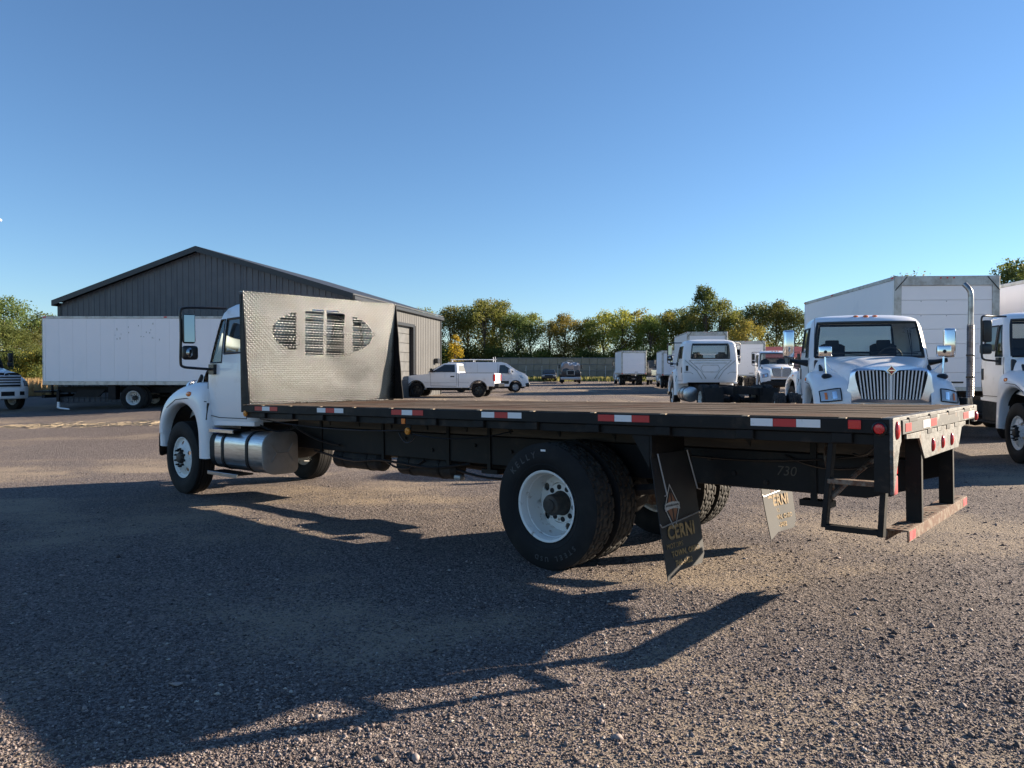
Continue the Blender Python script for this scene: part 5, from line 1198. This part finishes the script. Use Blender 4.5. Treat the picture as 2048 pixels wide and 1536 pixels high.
for x0, x1, y0, y1 in ((-.13, .06, -.06, .09), (-.13, .06, LB - .1, LB + .06), (-WB - .06, -WB + .13, -.06, .09)): obj('corner_trim', MB().box(x0, x1, y0, y1, -.3, EH).mesh('corner_trim', 'trim_black'), bld)
for s in (0, 1):
    a = (-WB - .14, EH - .045) if s == 0 else (.14, EH - .045); b = (-WB / 2, RH)
    pl = [(a[0], -.30, a[1] + .10), (b[0], -.30, b[1] + .10), (b[0], LB + .2, b[1] + .10), (a[0], LB + .2, a[1] + .10)]
    obj('roof_slope', MB().hexa([(x, y, z) for x, y, z in pl] + [(x, y, z + .06) for x, y, z in pl]).mesh('roof_slope', 'roof_metal'), bld)
    tr = [(a[0], a[1] - .10), (b[0], b[1] - .10), (b[0], b[1] + .15), (a[0], a[1] + .15)]; obj('rake_trim', MB().prism(tr, 'y', -.345, -.305).mesh('rake_trim', 'trim_black'), bld)
obj('gutter', MB().box(.07, .20, -.3, LB + .2, EH - .16, EH + .02).mesh('gutter', 'trim_black', .02), bld); obj('gutter', MB().box(-WB - .20, -WB - .07, -.3, LB + .2, EH - .16, EH + .02).mesh('gutter', 'trim_black', .02), bld)
obj('downspout', MB().box(.06, .15, .12, .22, -.1, EH - .1).mesh('downspout', 'white_panel', .01), bld)
obj('wall_lamp', MB().box(.035, .28, LB - 1.4, LB - 1.0, 1.95, 2.25).mesh('wall_lamp', 'trim_black', .03), bld)

# far red roof behind the right-hand trucks
rd = thing('red_roofed_shed', 'low red roofed shed far behind the trucks on the right', 'shed', (31.5, 84, ground_z(31.5, 84)), R(-6))
obj('wall', MB().box(-4, 8, -3, 3, -.2, 2.9).mesh('wall', plain('shed_wall', (.35, .22, .2), .8)), rd)
for s in (1, -1): obj('roof_slope', MB().hexa([(-4.3, s * 3.3, 2.8), (8.3, s * 3.3, 2.8), (8.3, 0, 4.1), (-4.3, 0, 4.1), (-4.3, s * 3.3, 2.9), (8.3, s * 3.3, 2.9), (8.3, 0, 4.2), (-4.3, 0, 4.2)]).mesh('roof_slope', 'red_roof'), rd)

# ground-mounted solar array seen from the back
sa = thing('solar_array', 'long ground-mounted solar array seen from behind in front of the tree line', 'solar array', (7.5, 104, ground_z(7.5, 104)))
tilt = R(64); cP, sP = math.cos(tilt), math.sin(tilt); pnl = MB().box(.02, 1.10, 0, .98, -.02, .02).mesh('solar_panel', 'solar', .01)
for c in range(18):
    for r_ in range(3): obj('solar_panel', pnl, sa, (-10 + c * 1.12, 1.2 - r_ * cP, .32 + r_ * sP), (R(180) - tilt, 0, 0))
for c in range(10):
    x = -10 + c * 2.24; obj('array_post', MB().box(x - .06, x + .06, -.1, .02, -.2, 1.9).mesh('array_post', 'galv'), sa); obj('array_brace', MB().tube([(x, -.05, .5), (x, 1.1, 1.0)], .04, 5).mesh('array_brace', 'galv'), sa)
for r_ in range(4): obj('array_beam', MB().tube([(-10, 1.2 - r_ * cP - .0, .32 + r_ * sP - .06), (10.2, 1.2 - r_ * cP, .32 + r_ * sP - .06)], .05, 5).mesh('array_beam', 'galv'), sa)

# yard light pole standing just outside the left edge
lp_ = thing('light_pole', 'yard light whose lamp head just enters at the left edge', 'light pole', (-32.1, 45.5, ground_z(-32.1, 45.5)))
obj('pole', MB().tube([(0, 0, 0), (0, 0, 10.6)], [.10, .06], 10).mesh('pole', 'galv'), lp_); obj('lamp_arm', MB().tube([(0, 0, 10.5), (.35, -.1, 10.75)], .03, 6).mesh('lamp_arm', 'galv'), lp_); obj('lamp_head', MB().box(.26, .66, -.25, .05, 10.72, 10.86).mesh('lamp_head', 'white', .04, 2), lp_)

# ================================================================== TREES
def tree_meshes(seed, H, Wd, leaf, nleaf, bare=.18, ls=.26, shape='round'):
    rg = np.random.default_rng(seed); nc = 44; cl = []
    for i in range(nc):
        t = rg.uniform(0, 1) ** .8; z = H * (bare + (.95 - bare) * t)
        prof = {'round': math.sin(PI * min(1, .12 + t * .86)) ** .6, 'tall': math.sin(PI * min(1, .15 + t * .83)) ** .8 * .75, 'low': (1 - t * .75)}[shape]
        a = rg.uniform(0, 2 * PI); r = Wd / 2 * prof * rg.uniform(.15, .92) ** .6
        cl.append((r * math.cos(a), r * math.sin(a), z, rg.uniform(.10, .19) * Wd * (.65 + .5 * prof)))
    cl = np.array(cl); tr = MB()
    top = (rg.normal(0, .2), rg.normal(0, .2), H * .85); tr.tube([(0, 0, -.3), (.05, .03, H * .2), (top[0] * .5, top[1] * .5, H * .5), top], [H * .020, H * .016, H * .010, .02], 7)
    for k in rg.permutation(nc)[:14]:
        c = cl[k]; z0 = max(H * .08, min(c[2] * .6, H * .55)); f = z0 / H
        tr.tube([(top[0] * f, top[1] * f, z0), (c[0] * .45, c[1] * .45, z0 + (c[2] - z0) * .55), tuple(c[:3])], [H * .008, H * .005, .02], 5)
    n = nleaf; ci = rg.integers(0, nc, n); d = rg.normal(0, 1, (n, 3)); d /= np.linalg.norm(d, axis=1)[:, None]
    rr = cl[ci, 3] * rg.uniform(.35, 1.12, n) ** .7 * (1 + .25 * rg.normal(0, 1, n).clip(-1, 1)); P = cl[ci, :3] + d * rr[:, None] * np.array([1, 1, .85])
    u = rg.normal(0, 1, (n, 3)); u /= np.linalg.norm(u, axis=1)[:, None]; v = np.cross(u, d + rg.normal(0, .5, (n, 3))); v /= np.linalg.norm(v, axis=1)[:, None] + 1e-6
    s = ls * rg.uniform(.5, 1.25, n)[:, None]; V = np.stack([P - u * s * .5, P + v * s * .32, P + u * s * .5, P - v * s * .32], 1).reshape(-1, 3)
    me = bpy.data.meshes.new('crown'); me.vertices.add(n * 4); me.vertices.foreach_set('co', V.reshape(-1).astype(np.float32)); me.loops.add(n * 4); me.loops.foreach_set('vertex_index', np.arange(n * 4, dtype=np.int32))
    me.polygons.add(n); me.polygons.foreach_set('loop_start', np.arange(0, n * 4, 4, dtype=np.int32)); me.update(calc_edges=True); me.materials.append(M[leaf])
    return tr.mesh('trunk', 'bark'), me
PROTO = {}
def proto(kind):
    if kind not in PROTO:
        leaf, shape, H, Wd, n, ls, bare = {'green': ('leaf_green', 'round', 12, 9, 9000, .30, .05), 'green2': ('leaf_green', 'round', 12, 8.5, 8000, .30, .06), 'olive': ('leaf_olive', 'round', 12, 9.5, 9000, .30, .04), 'olive2': ('leaf_olive', 'round', 12, 9, 8000, .30, .05),
            'dark': ('leaf_dark', 'round', 12, 9.5, 9000, .30, .05), 'thin': ('leaf_grey', 'round', 12, 8.5, 3600, .28, .10), 'tall': ('leaf_dark', 'tall', 16, 9, 10000, .32, .05), 'gold': ('leaf_gold', 'tall', 6, 3.4, 2200, .24, .08), 'bush': ('leaf_green', 'low', 4, 6, 3200, .28, .02), 'bushd': ('leaf_dark', 'low', 4, 6, 3200, .28, .02), 'busho': ('leaf_olive', 'low', 4, 6, 3000, .28, .02)}[kind]
        PROTO[kind] = (tree_meshes(sum(map(ord, kind)) * 7, H, Wd, leaf, n, bare, ls, shape), H, Wd)
    return PROTO[kind]
ORD = ['first', 'second', 'third', 'fourth', 'fifth', 'sixth', 'seventh', 'eighth', 'ninth', 'tenth', 'eleventh', 'twelfth', 'thirteenth', 'fourteenth', 'fifteenth', 'sixteenth', 'seventeenth', 'eighteenth', 'nineteenth', 'twentieth', 'twenty-first', 'twenty-second', 'twenty-third', 'twenty-fourth', 'twenty-fifth', 'twenty-sixth', 'twenty-seventh', 'twenty-eighth', 'twenty-ninth', 'thirtieth']
LOOK = {'green': 'green leafy tree', 'green2': 'green leafy tree', 'olive': 'olive yellow tree', 'olive2': 'olive yellow tree', 'dark': 'dark green tree', 'thin': 'thin grey-green tree', 'tall': 'tall dark green tree', 'gold': 'small golden autumn tree', 'bush': 'green bush', 'bushd': 'dark green bush', 'busho': 'olive bush'}
def tree(kind, px, d, top_py, label, group, name=None, wscale=1.0):
    (tm, cm), H, Wd = proto(kind); x = (px - 1024) / 1472 * d; z = ground_z(x, d); h = CAM_H + (744 - top_py) / 1472 * d - z; h *= 1.06
    r = thing(name or ('bush' if kind.startswith('bush') else 'tree'), label, 'bush' if kind.startswith('bush') else 'tree', (x, d, z), random.uniform(0, 6.28), group)
    sc = h / H; r.scale = (sc * wscale, sc * wscale, sc); obj('trunk', tm, r); obj('crown', cm, r); return r
# the far row from the building to the big box truck: (kind, pixel column, distance, pixel row of its top)
ROW = [('thin', 868, 112, 634), ('green', 903, 116, 622), ('dark', 935, 118, 618), ('green2', 968, 113, 608), ('green', 1003, 116, 612), ('thin', 985, 122, 600), ('dark', 1032, 112, 633), ('green2', 1062, 114, 634), ('thin', 1098, 115, 641), ('olive', 1128, 112, 634), ('olive2', 1160, 116, 640),
       ('green2', 1180, 112, 648), ('olive', 1208, 117, 630), ('olive2', 1243, 113, 622), ('olive', 1275, 116, 628), ('green', 1300, 112, 640), ('olive2', 1328, 116, 628), ('dark', 1352, 118, 624), ('tall', 1409, 110, 566), ('green', 1385, 114, 622), ('green2', 1440, 112, 608), ('dark', 1478, 120, 626), ('olive', 1492, 100, 646), ('dark', 1520, 118, 612), ('green2', 1553, 114, 610), ('dark', 1585, 112, 622)]
order = sorted(range(len(ROW)), key=lambda i: ROW[i][1])
for rank, i in enumerate(order):
    k, px, d, tp = ROW[i]; tree(k, px, d, tp, f'{LOOK[k]}, {ORD[rank]} from the left in the far row of trees', 'far row of trees', wscale=1.0 if k != 'tall' else .8)
tree('gold', 911, 104, 672, 'small golden autumn tree just right of the metal building', None)
UB = [('bush', 890), ('bushd', 925), ('bush', 955), ('bushd', 990), ('bush', 1022), ('bushd', 1055), ('bush', 1085), ('busho', 1118), ('bush', 1148), ('bushd', 1178), ('busho', 1208), ('bush', 1238), ('busho', 1270), ('bush', 1300), ('bushd', 1335), ('bush', 1370), ('bushd', 1410), ('bush', 1450), ('bushd', 1490), ('bush', 1530), ('bushd', 1570)]
for i, (k, px) in enumerate(UB): tree(k, px, 110 + (i % 3) * 3, 700 + (i * 7) % 19, f'{LOOK[k]} under the trees, {ORD[i]} from the left in the far undergrowth', 'undergrowth below the far trees', wscale=1.15)
LEFT = [('dark', -60, 92, 600), ('dark', 12, 90, 600), ('dark', -18, 84, 640), ('dark', 84, 96, 632), ('dark', 60, 90, 668), ('dark', 105, 100, 640), ('dark', 30, 86, 660)]
for rank, i in enumerate(sorted(range(len(LEFT)), key=lambda i: LEFT[i][1])):
    k, px, d, tp = LEFT[i]; tree(k, px, d, tp, f'{LOOK[k]} left of the metal building, {ORD[rank]} from the left there', 'trees left of the building')
for i, (k, px, tp) in enumerate((('busho', 62, 710), ('bushd', 20, 705), ('bushd', 90, 708))): tree(k, px, 80, tp, f'{LOOK[k]} at the foot of the left trees, {ORD[i]} of three', 'bushes left of the building')
tree('green', 842, 105, 626, 'tree top showing just above the roof at the right end of the building', None)
tree('dark', 2050, 62, 528, 'dark tree rising over the box bodies at the right edge', None)
tree('dark', 2130, 64, 540, 'dark tree just beyond the right edge of the picture', None)
tree('thin', 1805, 95, 552, 'thin bare tree tip showing over the tall box truck', None)

# grass at the far verge and dry grass on the left (uncountable)
def blades(name, label, x0, x1, y0, y1, n, h, mat):
    x = RNG.uniform(x0, x1, n); y = RNG.uniform(y0, y1, n); z = np.array([ground_z(a, b) for a, b in zip(x, y)]); a = RNG.uniform(0, PI, n); w_ = RNG.uniform(.05, .16, n); hh = h * RNG.uniform(.4, 1.3, n); l = RNG.normal(0, .12, n)
    c, s = np.cos(a), np.sin(a); V = np.stack([np.stack([x - c * w_, y - s * w_, z], 1), np.stack([x + c * w_, y + s * w_, z], 1), np.stack([x + l, y + l, z + hh], 1)], 1).reshape(-1, 3)
    me = bpy.data.meshes.new(name); me.from_pydata(V.tolist(), [], [(3 * i, 3 * i + 1, 3 * i + 2) for i in range(n)]); me.materials.append(M[mat]); o = obj(name, me); o['kind'] = 'stuff'; tag(o, label, 'grass')
blades('verge_grass', 'green and straw coloured grass along the far edge of the yard', -10, 45, 91, 108, 9000, .45, 'grass')
blades('dry_grass', 'golden dry grass of the field left of the building', -64, -24, 43, 62, 14000, .8, 'dry_grass')
# small litter on the gravel
tag(obj('timber_scrap', MB().tube([(4.10, 5.94, .012), (4.6, 6.0, .016), (5.2, 5.98, .012)], [.006, .012, .008], 5).mesh('timber_scrap', 'timber')), 'thin pale wooden stick lying on the gravel at the right', 'stick')
def straw(n):
    x = -16.4 + 5.2 * RNG.random(n); y = 23.6 + .45 * RNG.normal(0, 1, n) + .12 * (x + 16); z = np.array([ground_z(a, b) for a, b in zip(x, y)]) + .008 + .03 * RNG.random(n); a = RNG.normal(0.2, .8, n); l = RNG.uniform(.06, .20, n); c, s = np.cos(a) * l, np.sin(a) * l; w_ = .012
    V = np.stack([np.stack([x - c, y - s, z], 1), np.stack([x + c, y + s, z + .01], 1), np.stack([x + c, y + s + w_, z + .02], 1), np.stack([x - c, y - s + w_, z + .012], 1)], 1).reshape(-1, 3)
    me = bpy.data.meshes.new('straw_litter'); me.from_pydata(V.tolist(), [], [(4 * i, 4 * i + 1, 4 * i + 2, 4 * i + 3) for i in range(n)]); me.materials.append(M['straw']); o = obj('straw_litter', me); o['kind'] = 'stuff'; tag(o, 'pale straw strewn across the gravel at the left', 'straw')
straw(420)
